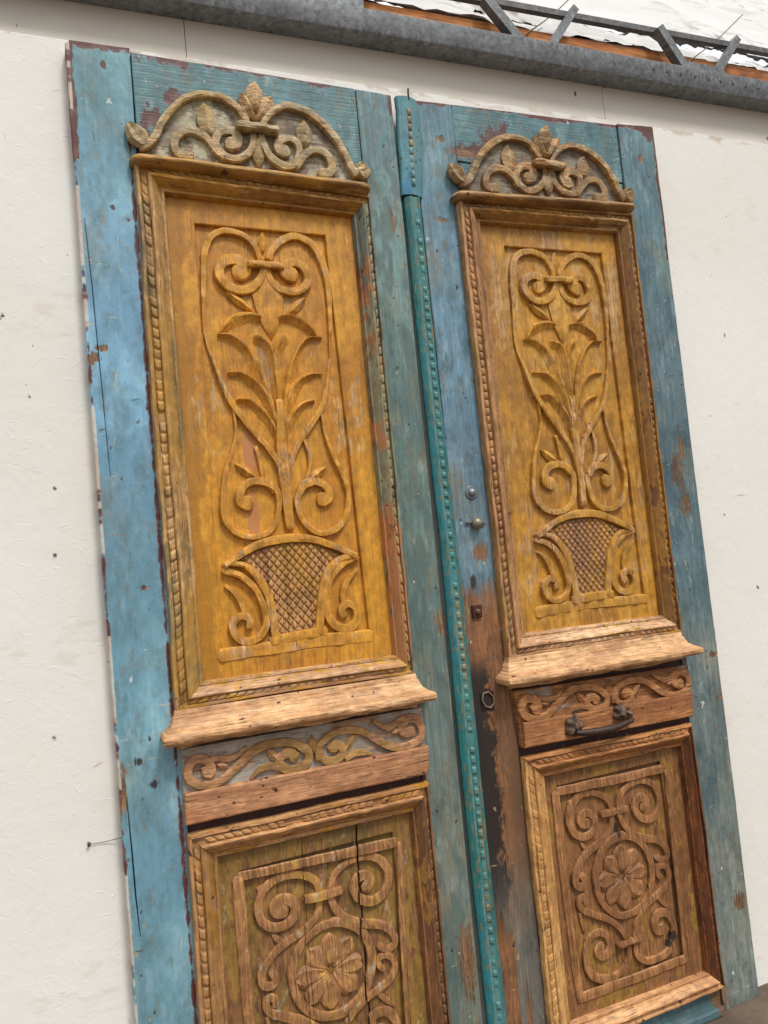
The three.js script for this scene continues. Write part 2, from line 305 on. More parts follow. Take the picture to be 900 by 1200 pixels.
const wallTex = (() => {
  const X0 = -1.5, X1 = 1.7, Y0 = 0, Y1 = 2.7, sp = wallSpots.slice(), r = mulberry(5);
  for (let i = 0; i < 120; i++) sp.push([X0 + r() * 3.2, r() * 2.7, 0.0007 + 0.0016 * r() * r()]);
  const lines = [];
  for (let i = 0; i < 70; i++) { const a = (r() - 0.5) * 1.1 + (r() < 0.25 ? 1.4 : 0); lines.push([X0 + r() * 3.2, r() * 2.7, Math.cos(a), Math.sin(a), 0.006 + 0.03 * r() * r(), 0.0006 + 0.0007 * r(), r() < 0.25]); }
  lines.push([0.94, 1.308, 1, 0.03, 0.03, 0.0012, true]);
  const G = 32, grid = Array.from({ length: G * G }, () => []), put = (o, x, y, R) => { for (let a = Math.floor((x - R - X0) / 3.2 * G); a <= Math.floor((x + R - X0) / 3.2 * G); a++) for (let b = Math.floor((y - R) / 2.7 * G); b <= Math.floor((y + R) / 2.7 * G); b++) if (a >= 0 && b >= 0 && a < G && b < G) grid[b * G + a].push(o); };
  sp.forEach((s) => put(['s', ...s], s[0], s[1], s[2] * 2)); lines.forEach((l) => put(['l', ...l], l[0], l[1], l[4] + 0.002));
  return makeTex(1600, 1350, (u, v, c) => {
    const x = X0 + u * 3.2, y = v * 2.7;
    setc(c, [231, 229, 223]);
    mixc(c, [224, 220, 211], sst(0.35, 0.8, S(0, x * 0.25, y * 0.3)) * 0.6);
    mixc(c, [196, 186, 168], sst(0.66, 0.92, 0.5 * S(1, x * 0.9, y * 1.6) + 0.5 * S(2, x * 3, y * 9)) * 0.28);
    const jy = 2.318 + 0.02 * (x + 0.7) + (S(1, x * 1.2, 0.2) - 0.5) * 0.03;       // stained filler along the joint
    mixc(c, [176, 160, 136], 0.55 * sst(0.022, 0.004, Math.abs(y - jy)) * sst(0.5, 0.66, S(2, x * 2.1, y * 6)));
    if (y > jy) mixc(c, [206, 199, 186], 0.6);  // soft shade under the steel beam, painted into the upper boards
    for (const o of grid[clamp(Math.floor(v * G), 0, G - 1) * G + clamp(Math.floor(u * G), 0, G - 1)]) {
      if (o[0] === 's') { const d = Math.hypot(x - o[1], (y - o[2]) * 0.75) + (S(2, x * 17, y * 17) - 0.5) * o[3] * 2.2; mixc(c, o[3] > 0.0022 ? [62, 50, 42] : [120, 108, 92], 0.8 * sst(o[3], o[3] * 0.4, d)); }
      else { const dx = x - o[1], dy = y - o[2], p = dx * o[3] + dy * o[4], q = Math.abs(-dx * o[4] + dy * o[3] + p * p * 4); if (Math.abs(p) < o[5]) mixc(c, o[7] ? [150, 132, 106] : [188, 182, 170], 0.75 * sst(o[6] * 1.6, o[6] * 0.3, q) * (1 - Math.abs(p) / o[5])); }
    }
  });
})();
wallTex.wrapS = wallTex.wrapT = THREE.MirroredRepeatWrapping;
const WB = [-1.5, 0, 1.7, 2.7];
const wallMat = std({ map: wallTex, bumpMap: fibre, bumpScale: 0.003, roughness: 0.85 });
const bot = (x) => 2.4375 + 0.0272 * x, tp = (x) => 2.4978 + 0.0284 * x, ZB = -0.003;
const wall = thing('wall', 'off-white painted fibrous board wall with a filled joint, behind the old doors', 'wall');
{
  const uvw = (g) => { planar(g, WB, 'x'); const u = g.attributes.uv1.array; for (let i = 0; i < u.length; i++) u[i] *= 0.5; return g; };
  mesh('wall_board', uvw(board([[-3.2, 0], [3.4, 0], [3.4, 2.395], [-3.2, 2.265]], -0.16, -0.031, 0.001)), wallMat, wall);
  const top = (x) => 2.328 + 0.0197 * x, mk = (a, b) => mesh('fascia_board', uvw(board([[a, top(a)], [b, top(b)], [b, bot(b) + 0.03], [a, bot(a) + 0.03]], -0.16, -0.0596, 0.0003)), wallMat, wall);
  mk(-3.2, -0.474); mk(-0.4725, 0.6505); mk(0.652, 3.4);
}
for (const [i, [x, y]] of [[-0.774, 0.753], [0.943, 0.461], [-0.587, 2.444]].entries()) {
  const g = mergeGeometries([new THREE.SphereGeometry(0.0028, 10, 6).scale(1, 1, 0.5).translate(0, 0, 0.006), new THREE.CylinderGeometry(0.0013, 0.0013, 0.012, 7).rotateX(Math.PI / 2)]);
  const o = mesh('nail', g, std({ color: 0x39302a, roughness: 0.6, metalness: 0.5 })); o.position.set(x, y, y > 2.3 ? -0.06 : -0.031);
  tag(o, ['small dark nail in the white wall left of the doors, with a thread', 'small dark nail in the white wall right of the doors', 'small dark nail in the wall just under the steel beam, above the doors'][i], 'nail');
}
{
  const c = new THREE.CatmullRomCurve3([[-0.774, 0.754, -0.027], [-0.75, 0.7525, -0.028], [-0.712, 0.756, -0.02]].map((p) => new THREE.Vector3(...p)));
  tag(mesh('thread', new THREE.TubeGeometry(c, 12, 0.0006, 5), std({ color: 0x4c443c })), 'thin dark thread running from the small nail to the door edge', 'thread');
}
// galvanised steel
const zinc = makeTex(512, 512, (u, v, c) => {
  const cell = (fx, fy, k) => { let best = 9, id = 0; const X = u * fx, Y = v * fy, ix = Math.floor(X), iy = Math.floor(Y); for (let a = -1; a <= 1; a++) for (let b = -1; b <= 1; b++) { const cx = (ix + a + fx) % fx, cy = (iy + b + fy) % fy; const hx = S(1, cx * 0.173 + k, cy * 0.311), hy = S(1, cx * 0.271, cy * 0.137 + k), d = (ix + a + hx * 1.6 - 0.3 - X) ** 2 + (iy + b + hy * 1.6 - 0.3 - Y) ** 2; if (d < best) { best = d; id = S(2, cx * 0.377 + k, cy * 0.219); } } return id; };
  const q = 0.5 * cell(38, 38, 0.2) + 0.5 * cell(64, 64, 0.5), g = 142 + (q - 0.5) * 85 + (S(0, u * 2, v * 2) - 0.5) * 30 + (S(2, u * 8, v * 8) - 0.5) * 20;
  setc(c, [g, g * 1.015, g * 1.02]);
}, true, THREE.RepeatWrapping);
const steel = std({ map: zinc, color: 0xc2c4c6, roughness: 0.55, metalness: 0.35 });
const uvm = (g, k = 2.2) => { const p = g.attributes.position, n = g.attributes.normal, u = new Float32Array(p.count * 2); for (let i = 0; i < p.count; i++) { u[2 * i] = p.getX(i) * k; u[2 * i + 1] = (Math.abs(n.getY(i)) > 0.7 ? p.getZ(i) : p.getY(i)) * k; } g.setAttribute('uv', new THREE.BufferAttribute(u, 2)); return g; };
function bar(a, b, w, d) {                           // flat bar between two points, w in the wall plane, d deep
  const A = new THREE.Vector3(...a), Bv = new THREE.Vector3(...b), L = A.distanceTo(Bv), g = new THREE.BoxGeometry(w, L, d, 1, 6, 1);
  const m = new THREE.Matrix4(), y = Bv.clone().sub(A).normalize(), z = new THREE.Vector3(0, 0, 1), x = new THREE.Vector3().crossVectors(y, z).normalize(); z.crossVectors(x, y);
  m.makeBasis(x, y, z).setPosition(A.add(Bv).multiplyScalar(0.5)); g.applyMatrix4(m); return g;
}
const beam = thing('lattice_girder', 'galvanised steel lattice girder with slanting braces, on top of the wall', 'girder');
{
  const prof = (x) => [[tp(x) - 0.004, -0.0585], [tp(x), -0.058], [tp(x), ZB - 0.003], [tp(x) - 0.003, ZB], [bot(x) + 0.005, ZB], [bot(x) + 0.001, ZB - 0.002], [bot(x), ZB - 0.006], [bot(x), -0.0585]];
  const rows = []; for (let x = -3; x <= 3.3; x += 0.3) rows.push(prof(x).map(([y, z]) => [x, y, z]));
  mesh('chord', uvm(crease(fromGrid(rows.map((r) => r.slice(0, 6))), 0.5)), steel, beam);
  mesh('flange', uvm(crease(fromGrid(rows.map((r) => r.slice(5))), 0.5)), steel, beam);
  const z = -0.03;
  const br = [[[0.28, 2.611], [0.378, 2.505]], [[0.562, 2.638], [0.464, 2.508]], [[0.849, 2.641], [0.937, 2.522]], [[1.152, 2.664], [1.04, 2.525]], [[1.43, 2.67], [1.53, 2.535]], [[-0.02, 2.61], [-0.12, 2.49]]];
  br.forEach(([a, q], i) => mesh('brace', uvm(bar([a[0], a[1], z], [q[0], q[1], z], i % 2 ? 0.02 : 0.026, 0.024)), steel, beam));
  mesh('rod', uvm(bar([-0.06, 2.599, z - 0.012], [2.6, 2.714, z - 0.012], 0.016, 0.016)), std({ map: zinc, color: 0xa9a6a4, roughness: 0.6, metalness: 0.35 }), beam);
  mesh('gusset_plate', uvm(board([[0.92, 2.515], [1.09, 2.52], [1.065, 2.553], [0.94, 2.55]], z - 0.004, z + 0.014, 0.001)), steel, beam);
  mesh('gusset_plate', uvm(board([[-0.32, 2.48], [-0.062, 2.487], [-0.06, 2.527], [-0.12, 2.53], [-0.32, 2.52]], z - 0.004, z + 0.014, 0.001)), steel, beam);
  for (const [x, y] of [[0.789, 2.492], [0.838, 2.493], [0.887, 2.494], [0.938, 2.495], [0.99, 2.496], [1.035, 2.497], [1.084, 2.498], [1.135, 2.499], [1.186, 2.5]]) {
    const g = new THREE.CylinderGeometry(0.0035, 0.0035, 0.003, 12).rotateX(Math.PI / 2).translate(x, y, ZB + 0.0005); mesh('rivet', g, std({ color: 0x4a4946, roughness: 0.7, metalness: 0.3 }), beam);
  }
}
const pineTex = makeTex(1024, 96, (u, v, c) => { wood(c, u * 2, v * 0.12, { light: [205, 138, 78], dark: [168, 98, 46], seed: 3.3, grime: 0.3 }); });
{
  const g = board([[-3, 2.42], [3.3, 2.59], [3.3, 2.694], [-0.3, 2.55], [-3, 2.442]], -0.16, -0.061, 0.002); planar(g, [-3, 2.42, 3.3, 2.694], 'x');
  tag(mesh('timber_plate', g, std({ map: pineTex, roughness: 0.8, ...B1 })), 'orange-brown sawn timber plate behind the steel girder, under the white roof film', 'timber beam');
}
// white roof film behind the girder, sagging in folds, grey crease shading painted into its opaque colour
{
  const creased = makeTex(2048, 256, (u, v, c) => {
    u *= 2;
    setc(c, [196, 194, 191]); mixc(c, [150, 146, 142], 0.6 * sst(0.03, 0.004, Math.abs(S(0, u * 1.2, v * 2.3 + u * 0.4) - 0.5)) * sst(0.4, 0.6, S(1, u * 2, v * 2))); mixc(c, [176, 170, 164], 0.7 * sst(0.5, 0.8, 0.5 * S(2, u * 2, v * 7) + 0.5 * S(1, u, v * 3))); mixc(c, [96, 84, 76], 0.6 * sst(0.72, 0.84, 0.6 * S(2, u * 9, v * 3) + 0.4 * S(0, u * 2, v * 1.2)));
  });
  const film = std({ map: creased, roughness: 0.6, side: THREE.DoubleSide });
  const filmT = film;
  const roof = thing('roof_film', 'creased white plastic film lining the roof behind the steel girder', 'roof lining');
  const sheet = (z0, z1, y0, y1, seed, name) => {
    const g = new THREE.PlaneGeometry(14, 1, 420, 64), p = g.attributes.position;
    for (let i = 0; i < p.count; i++) {
      const x = p.getX(i), s = p.getY(i) + 0.5, ed = s < 0.001 ? (S(2, x * 3.1 + seed, 0.3) - 0.5) * 0.016 : 0, sk = x * 0.09;
      const f = (S(0, x * 0.35 + s * 0.25 + seed, s * 1.7 + x * 0.05) - 0.5) * 0.11 + Math.abs(S(1, x * 0.22 + seed, s * 3.1 + x * 0.1) - 0.5) * 0.1 + (S(2, x * 0.8 + seed, s * 5 + x * 0.5) - 0.5) * 0.02;
      p.setXYZ(i, x, lerp(y0, y1, s) + 0.04 * x + f * (0.35 + 0.65 * sst(0, 0.15, s)) + ed * 0.6, lerp(z0, z1, s) + ed - sk * s);
    }
    g.computeVertexNormals();
    return mesh(name, g, filmT, roof);
  };
  sheet(-0.075, -0.36, 2.567, 2.86, 0.1, 'film_sheet'); sheet(-0.33, -2.2, 2.85, 5.2, 0.6, 'film_sheet');
  // dark frayed edges of the film
  for (const [x0, x1, za, zb, ya, yb, sd] of [[-0.1, 2.4, -0.068, -0.072, 2.563, 2.664, 1], [0.3, 0.8, -0.1, -0.07, 2.63, 2.605, 2], [0.85, 1.9, -0.24, -0.2, 2.80, 2.80, 3]]) {
    const rows = []; for (let i = 0; i <= 140; i++) { const s = i / 140, w = 0.004 + 0.03 * Math.pow(S(2, s * 3.3 + sd, sd * 0.3), 2) * sst(0, 0.1, s) * sst(1, 0.9, s), x = lerp(x0, x1, s), y = lerp(ya, yb, s) + (S(1, s * 2 + sd, 0.4) - 0.5) * 0.02, z = lerp(za, zb, s); rows.push([[x, y + w * 0.5, z - 0.012], [x, y - w * 0.2, z], [x, y - w * 0.7, z - 0.004]]); }
    mesh('frayed_edge', fromGrid(rows, false, true), std({ color: 0x2c2622, roughness: 0.95, side: THREE.DoubleSide }), roof);
  }
  const wire = (a, b, l) => tag(mesh('wire', new THREE.TubeGeometry(new THREE.CatmullRomCurve3([a, [lerp(a[0], b[0], 0.5), lerp(a[1], b[1], 0.5) - 0.008, lerp(a[2], b[2], 0.5)], b].map((p) => new THREE.Vector3(...p))), 16, 0.0017, 6), std({ color: 0x6a5a4c, metalness: 0.4, roughness: 0.6 })), l, 'wire', 'tie wires under the roof film');
  wire([0.4, 2.545, -0.05], [0.66, 2.78, -0.12], 'thin tie wire rising over the white film beside the third brace from the right');
  wire([0.97, 2.575, -0.05], [1.36, 2.88, -0.16], 'thin tie wire rising over the white film between the two rightmost braces');
}

// ------------------------------------------------------------------ paint of the doors
const zone = (list, y, out) => { let i = 0; while (i < list.length - 2 && y < list[i + 1][0]) i++; const [a, b] = [list[i], list[i + 1]], t = clamp((a[0] - y) / (a[0] - b[0])); for (let e = 0; e < 3; e++) out[e] = lerp(a[1][e], b[1][e], t); };
const ZONES = {
  L: [[2.3, [96, 140, 150]], [2.12, [104, 148, 164]], [1.9, [114, 158, 184]], [1.55, [112, 158, 188]], [1.25, [102, 142, 160]], [0.95, [110, 154, 174]], [0.6, [106, 148, 166]], [0.2, [102, 144, 158]]],
  M: [[2.3, [92, 122, 132]], [1.95, [98, 128, 130]], [1.6, [90, 116, 112]], [1.1, [94, 116, 112]], [0.7, [104, 116, 110]], [0.2, [92, 102, 94]]],
  N: [[2.3, [86, 120, 132]], [1.95, [104, 138, 156]], [1.6, [108, 144, 166]], [1.4, [88, 114, 130]], [1.2, [94, 120, 134]], [0.9, [100, 116, 122]], [0.2, [108, 110, 108]]],
  R: [[2.3, [86, 118, 128]], [2.0, [84, 116, 126]], [1.7, [72, 96, 106]], [1.4, [74, 98, 108]], [1.1, [82, 106, 114]], [0.8, [96, 110, 110]], [0.2, [102, 110, 106]]],
  T: [[2.3, [80, 118, 126]], [2.15, [82, 120, 126]], [2.0, [76, 104, 110]]],
};
const MAROON = [88, 44, 42], BARE = [176, 112, 66], ORANGE = [152, 100, 62];
// bare / undercoat patches: [x, y, rx, ry, layer]  layer 1 = maroon undercoat, 2 = bare wood, 3 = dark old coating
const PATCH_L = [[-0.53, 2.292, 0.06, 0.02, 1], [-0.565, 2.15, 0.04, 0.03, 1], [-0.52, 2.2, 0.022, 0.03, 1], [-0.58, 2.1, 0.03, 0.05, 1], [-0.42, 2.293, 0.05, 0.012, 1], [-0.66, 2.292, 0.06, 0.013, 1], [-0.2, 2.29, 0.05, 0.01, 1], [-0.651, 2.252, 0.007, 0.013, 1], [-0.05, 1.983, 0.006, 0.03, 2], [-0.045, 0.35, 0.017, 0.08, 2], [-0.03, 1.075, 0.016, 0.03, 2], [-0.712, 0.83, 0.008, 0.05, 2], [-0.695, 1.675, 0.012, 0.006, 2], [-0.68, 0.89, 0.006, 0.008, 3], [-0.655, 0.845, 0.009, 0.006, 3], [-0.648, 1.21, 0.005, 0.006, 1], [-0.71, 1.655, 0.01, 0.012, 2], [-0.02, 2.26, 0.012, 0.05, 1]];
const PATCH_R = [[0.075, 2.0, 0.022, 0.007, 2], [0.1, 2.2, 0.012, 0.008, 2], [0.26, 2.215, 0.05, 0.05, 1], [0.22, 2.18, 0.07, 0.025, 1], [0.15, 2.175, 0.04, 0.012, 2], [0.72, 1.452, 0.01, 0.045, 2], [0.698, 1.385, 0.02, 0.035, 2], [0.709, 1.29, 0.015, 0.03, 2], [0.71, 1.35, 0.006, 0.05, 2], [0.73, 0.28, 0.025, 0.022, 2], [0.745, 0.9, 0.015, 0.008, 2], [0.75, 0.79, 0.012, 0.008, 2], [0.7, 2.225, 0.008, 0.012, 2], [0.745, 2.3, 0.03, 0.03, 1], [0.065, 1.15, 0.008, 0.014, 3], [0.09, 1.22, 0.02, 0.02, 2], [0.63, 0.08, 0.03, 0.04, 2]];
function bluePaint(side) {
  const X0 = side ? 0.02 : -0.74, W = 0.76, H = 2.36, P = side ? PATCH_R : PATCH_L, hgt = new Float32Array(768 * 2048);
  let n = 0; const scr = [], r = mulberry(side + 91); for (let i = 0; i < 330; i++) { const a = (r() < 0.6 ? 1.57 : 0.1) + (r() - 0.5) * 0.7; scr.push([X0 + r() * W, r() * H, Math.cos(a), Math.sin(a), 0.006 + 0.045 * r() * r(), 0.0006 + 0.0008 * r(), r() < 0.45 ? 1 : r() < 0.5 ? 2 : 3]); }
  const chips = specks(420, W, H, 17 + side, 0.0012, 0.0055), G = 24, GH = 72, grid = Array.from({ length: G * GH }, () => []);
  const put = (o, x, y, R) => { for (let a = Math.floor((x - R - X0) / W * G); a <= Math.floor((x + R - X0) / W * G); a++) for (let b = Math.floor((y - R) / H * GH); b <= Math.floor((y + R) / H * GH); b++) if (a >= 0 && b >= 0 && a < G && b < GH) grid[b * G + a].push(o); };
  scr.forEach((l) => put(['l', ...l], l[0], l[1], l[4])); chips.forEach((q) => put(['c', q[0] + X0, q[1], q[2], q[3], q[4], (q[0] * 977) % 1], q[0] + X0, q[1], q[2] * 2));
  const edge = side ? 0.757 : -0.716;
  const map = makeTex(768, 2048, (u, v, c) => {
    const x = X0 + u * W, y = v * H, vert = side ? (x < 0.138 || x > 0.635) : (x < -0.598 || x > -0.108), wd = [0, 0, 0], col = [0, 0, 0];
    const s = vert ? y : x, t = vert ? x : y;
    const g2 = S(1, s * 0.9, t * 18 + 0.3), g3 = S(2, s * 2.2, t * 58);
    wood(wd, s, t, { light: [164, 118, 80], dark: [106, 74, 50], seed: side + 0.6, grime: 0.55 });
    zone(vert ? (side ? (x < 0.3 ? ZONES.N : ZONES.R) : (x < -0.3 ? ZONES.L : ZONES.M)) : ZONES.T, y, col);
    const big = S(0, x * 1.1 + side * 0.4, y * 0.7), blot = 0.55 * S(1, x * 2.3 + 0.2, y * 1.5 + side * 0.3) + 0.45 * S(2, x * 4.4, y * 2.2);
    mixc(col, [col[0] * 1.14 + 6, col[1] * 1.12 + 5, col[2] * 1.1 + 4], sst(0.48, 0.75, big) * 0.9);
    mixc(col, side ? [62, 86, 94] : [84, 112, 116], sst(0.45, 0.85, blot) * (side ? 0.62 : x < -0.5 ? 0.38 : 0.5));          // greyed, weathered paint
    mixc(col, [128, 122, 104], sst(0.62, 0.8, 0.6 * S(0, x * 2.7, y * 1.9 + 0.6) + 0.4 * g3) * (x < -0.5 ? 0.25 : 0.5));
    mixc(col, [186, 206, 212], sst(0.62, 0.8, 0.5 * S(2, x * 3.1 + 0.5, y * 1.1) + 0.5 * S(1, x * 8, y * 3)) * 0.22); // pale chalky streaks
    const mo = 0.5 * S(1, x * 3.7 + side * 0.3, y * 2.9 + 0.2) + 0.3 * S(2, x * 7.3, y * 5.1) + 0.2 * S(1, x * 21, y * 13);
    mixc(col, [col[0] * 0.72 + 6, col[1] * 0.78 + 2, col[2] * 0.76], sst(0.5, 0.8, mo) * (x < -0.5 ? 0.5 : 0.7));
    mixc(col, [col[0] * 1.16 + 8, col[1] * 1.12 + 8, col[2] * 1.08 + 6], sst(0.5, 0.2, mo) * 0.55);
    mixc(col, [112, 108, 94], (x < -0.5 ? 0.3 : 0.5) * sst(0.62, 0.8, 0.5 * S(2, x * 5.3 + 0.7, y * 3.1) + 0.5 * S(1, x * 17, y * 8 + 0.3)));
    const st = (0.5 * S(2, s * 0.8, t * 26) + 0.5 * g3 - 0.5) * (vert ? (x < -0.5 ? 0.16 : 0.5) : 0.35);
    for (let e = 0; e < 3; e++) col[e] *= 1 + st * 0.7;
    { const ck = Math.abs(S(0, s * 0.21 + 0.6, t * 9 + 0.2) - 0.5); mixc(col, [58, 62, 60], (x < -0.5 ? 0.25 : 0.5) * sst(0.006, 0.0015, ck) * sst(0.5, 0.62, S(1, s * 1.4, t * 3))); }
    if (!side && x > -0.12) { mixc(col, [124, 104, 80], 0.5 * sst(0.6, 0.72, 0.55 * S(1, x * 16, y * 2.4) + 0.45 * S(2, x * 30, y * 5) + (y < 0.75 ? 0.05 : 0))); mixc(col, [78, 96, 92], 0.6 * sst(0.5, 0.7, S(0, x * 6, y * 1.3 + 0.3))); }
    // layers
    const nz = 0.5 * S(1, x * 5.1, y * 3.3 + side) + 0.3 * S(2, x * 11, y * 7) + 0.2 * S(1, x * 23, y * 16);
    let dM = Math.abs(x - edge) < 0.03 ? (side ? (y > 1.95 ? 0.004 : -0.006) : (y > 2.05 ? 0.004 : -0.0035)) + 0.011 * S(0, 0.3, y * 1.9 + side) - Math.abs(x - edge) : -1, mar = sst(0, 0.003, dM + (nz - 0.5) * 0.016);
    if (!side) mar = Math.max(mar, sst(0.0, 0.003, 0.005 - Math.abs(x + 0.612) + (nz - 0.5) * 0.012) * (y < 2.1 ? 1 : 0));
    mar = Math.max(mar, sst(0, 0.003, y - 2.284 - (side ? 0.02 * (x - 0.06) / 0.7 : 0.004) + (0.6 * S(0, x * 2.7, y * 2.2 + 0.1) + 0.4 * S(1, x * 9, y * 9) - 0.5) * 0.03));
    const gap = (x > -0.6 && x < -0.1 || x > 0.138 && x < 0.636) && y < 0.93 && y > 0.7; if (gap) mar = 1;
    let bare = 0, dark = 0;
    for (const p of P) { const dx = (x - p[0]) / p[2], dy = (y - p[1]) / p[3]; if (Math.abs(dx) > 2 || Math.abs(dy) > 2) continue; if (x < -0.598 && p[4] === 1 && p[0] > -0.6) continue; const d = 1 - Math.hypot(dx, dy) + (nz - 0.5) * 1.7 + (vert && p[4] !== 1 ? (g3 - 0.5) * 1.3 : 0), m = sst(0, 0.34, d) * (0.8 + 0.2 * g2); if (p[4] === 1) mar = Math.max(mar, m); else if (p[4] === 2) bare = Math.max(bare, m); else dark = Math.max(dark, m); }
    let worn = null;
    if (side && x < 0.14 && y < 1.3) {               // inner stile worn down to brown wood, a black crust beside the strip
      const wy = y + (S(0, x * 4, y * 1.4) - 0.5) * 0.16 + (g3 - 0.5) * 0.12 + (x > 0.118 ? 0.22 * sst(0.35, 0.6, S(1, 0.2, y * 1.3)) : 0);
      const k = sst(1.17, 1.1, wy) * (1 - 0.75 * sst(0.42, 0.5, 0.55 * S(0, x * 5 + 0.4, y * 1.1) + 0.45 * g2) * sst(0.62, 0.3, y));
      worn = [wd[0], wd[1], wd[2]]; mixc(worn, [158, 100, 56], 0.5 * sst(0.3, 0.7, S(1, x * 7, y * 2))); mixc(worn, [98, 72, 52], 0.8 * sst(0.075, 0.125, x + (nz - 0.5) * 0.04) * sst(0.95, 0.75, y));
      mixc(worn, [36, 29, 26], 0.94 * sst(0.086, 0.07, x + (nz - 0.5) * 0.075 + (g3 - 0.5) * 0.02) * sst(1.0, 0.93, y) * sst(0.34, 0.5, y));
      worn.k = k;
    }
    bare = Math.max(bare, sst(0.86, 0.92, 0.5 * nz + 0.5 * S(0, x * 2.2 + 0.7, y * 1.3)) * 0.9);
    const edgeW = sst(0, 0.0015, (side ? 0.002 : 0.0045) - Math.abs(x - edge) + (nz - 0.5) * 0.005) * sst(0.42, 0.56, S(2, 0.4, y * 2.3));
    mixc(c, c, 0); setc(c, col);
    let h = 0.62 + (S(2, x * 9, y * 6) - 0.5) * 0.25 + (g3 - 0.5) * 0.25;
    if (mar > 0) { const q = [MAROON[0], MAROON[1], MAROON[2]]; mixc(q, [120, 84, 74], sst(0.55, 0.75, S(2, x * 6, y * 6))* 0.7); if (gap) mixc(q, [44, 22, 20], 0.7); mixc(c, q, mar); h = lerp(h, 0.4 + (g3 - 0.5) * 0.2, mar); }
    if (worn && worn.k > 0) { mixc(c, worn, worn.k); h = lerp(h, 0.25 + (g2 - 0.5) * 0.5, worn.k); }
    if (bare > 0) { const q = [wd[0], wd[1], wd[2]]; if (side && x < 0.13 && y < 1.3) mixc(q, ORANGE, 0.45); mixc(c, q, bare); h = lerp(h, 0.2 + (g2 - 0.5) * 0.35, bare); }
    if (dark > 0) { mixc(c, [46, 38, 34], dark * 0.92); h = lerp(h, 0.35 + (nz - 0.5) * 0.4, dark); }
    mixc(c, [214, 206, 190], edgeW * 0.8);
    for (const o of grid[clamp(Math.floor(v * GH), 0, GH - 1) * G + clamp(Math.floor(u * G), 0, G - 1)]) {
      const dx = x - o[1], dy = y - o[2];
      if (o[0] === 'l') { const p = dx * o[3] + dy * o[4], q = Math.abs(-dx * o[4] + dy * o[3]); if (Math.abs(p) < o[5]) { const m = 0.75 * sst(o[6] * 1.5, o[6] * 0.4, q) * sst(o[5], o[5] * 0.5, Math.abs(p)) * sst(0.38, 0.55, S(1, p * 14, o[1])); mixc(c, o[7] === 1 ? [196, 186, 160] : o[7] === 2 ? [60, 52, 48] : [168, 118, 78], m); } }
      else { const d = Math.hypot(dx, dy / o[4]) + (S(2, x * 30, y * 30) - 0.5) * o[3] * 1.5, m = sst(o[3], o[3] * 0.7, d); mixc(c, o[6] < 0.35 ? [64, 44, 42] : o[6] < 0.6 ? [92, 104, 104] : o[6] < 0.85 ? [176, 146, 116] : [214, 214, 204], m * 0.8); h = lerp(h, 0.3, m * 0.6); }
    }
    hgt[n++] = h;
  });
  n = 0; const bump = makeTex(768, 2048, (u, v, c) => grey(c, 255 * clamp(hgt[n++])), false);
  return { map, bump, box: [X0, 0, X0 + W, H] };
}
const blue = [bluePaint(0), bluePaint(1)];
const blueMat = blue.map((b) => std({ map: b.map, bumpMap: b.bump, bumpScale: 0.0022, roughness: 0.6 }));
// ochre paint recipes by condition
const OC = { paint: [184, 130, 36], paint2: [160, 108, 30], light: [202, 162, 106], dark: [156, 116, 70] };
const RAW = { light: [216, 178, 136], dark: [172, 130, 94], red: [178, 130, 90], pore: [84, 52, 34], grime: 0.3, grimeC: [132, 88, 56] };
const BROWN = { light: [162, 116, 72], dark: [104, 72, 46], red: [134, 90, 58], pore: [54, 34, 22] };
const stripTex = (L, Wd, o, sp = 20) => {
  const w = Math.max(64, Math.round(L * 900)), h = Math.max(24, Math.round(Wd * 1100)), q = specks(sp, L, Wd, Math.round((o.seed ?? 1) * 97), 0.001, 0.0045);
  return makeTex(w, h, (u, v, c) => {
    const s = u * L, t = v * Wd; wood(c, s, t, o);
    if (o.local) o.local(u, v, c);
    for (const k of q) { const d = Math.hypot((s - k[0]) / k[3], t - k[1]) + (S(2, s * 30, t * 30) - 0.5) * k[2]; if (d < k[2]) mixc(c, [58, 36, 26], 0.85 * sst(k[2], k[2] * 0.6, d)); }
  });
};
const stripMat = (L, Wd, o, sp, rough = 0.6) => std({ map: stripTex(L, Wd, o, sp), roughness: rough, ...B1 });

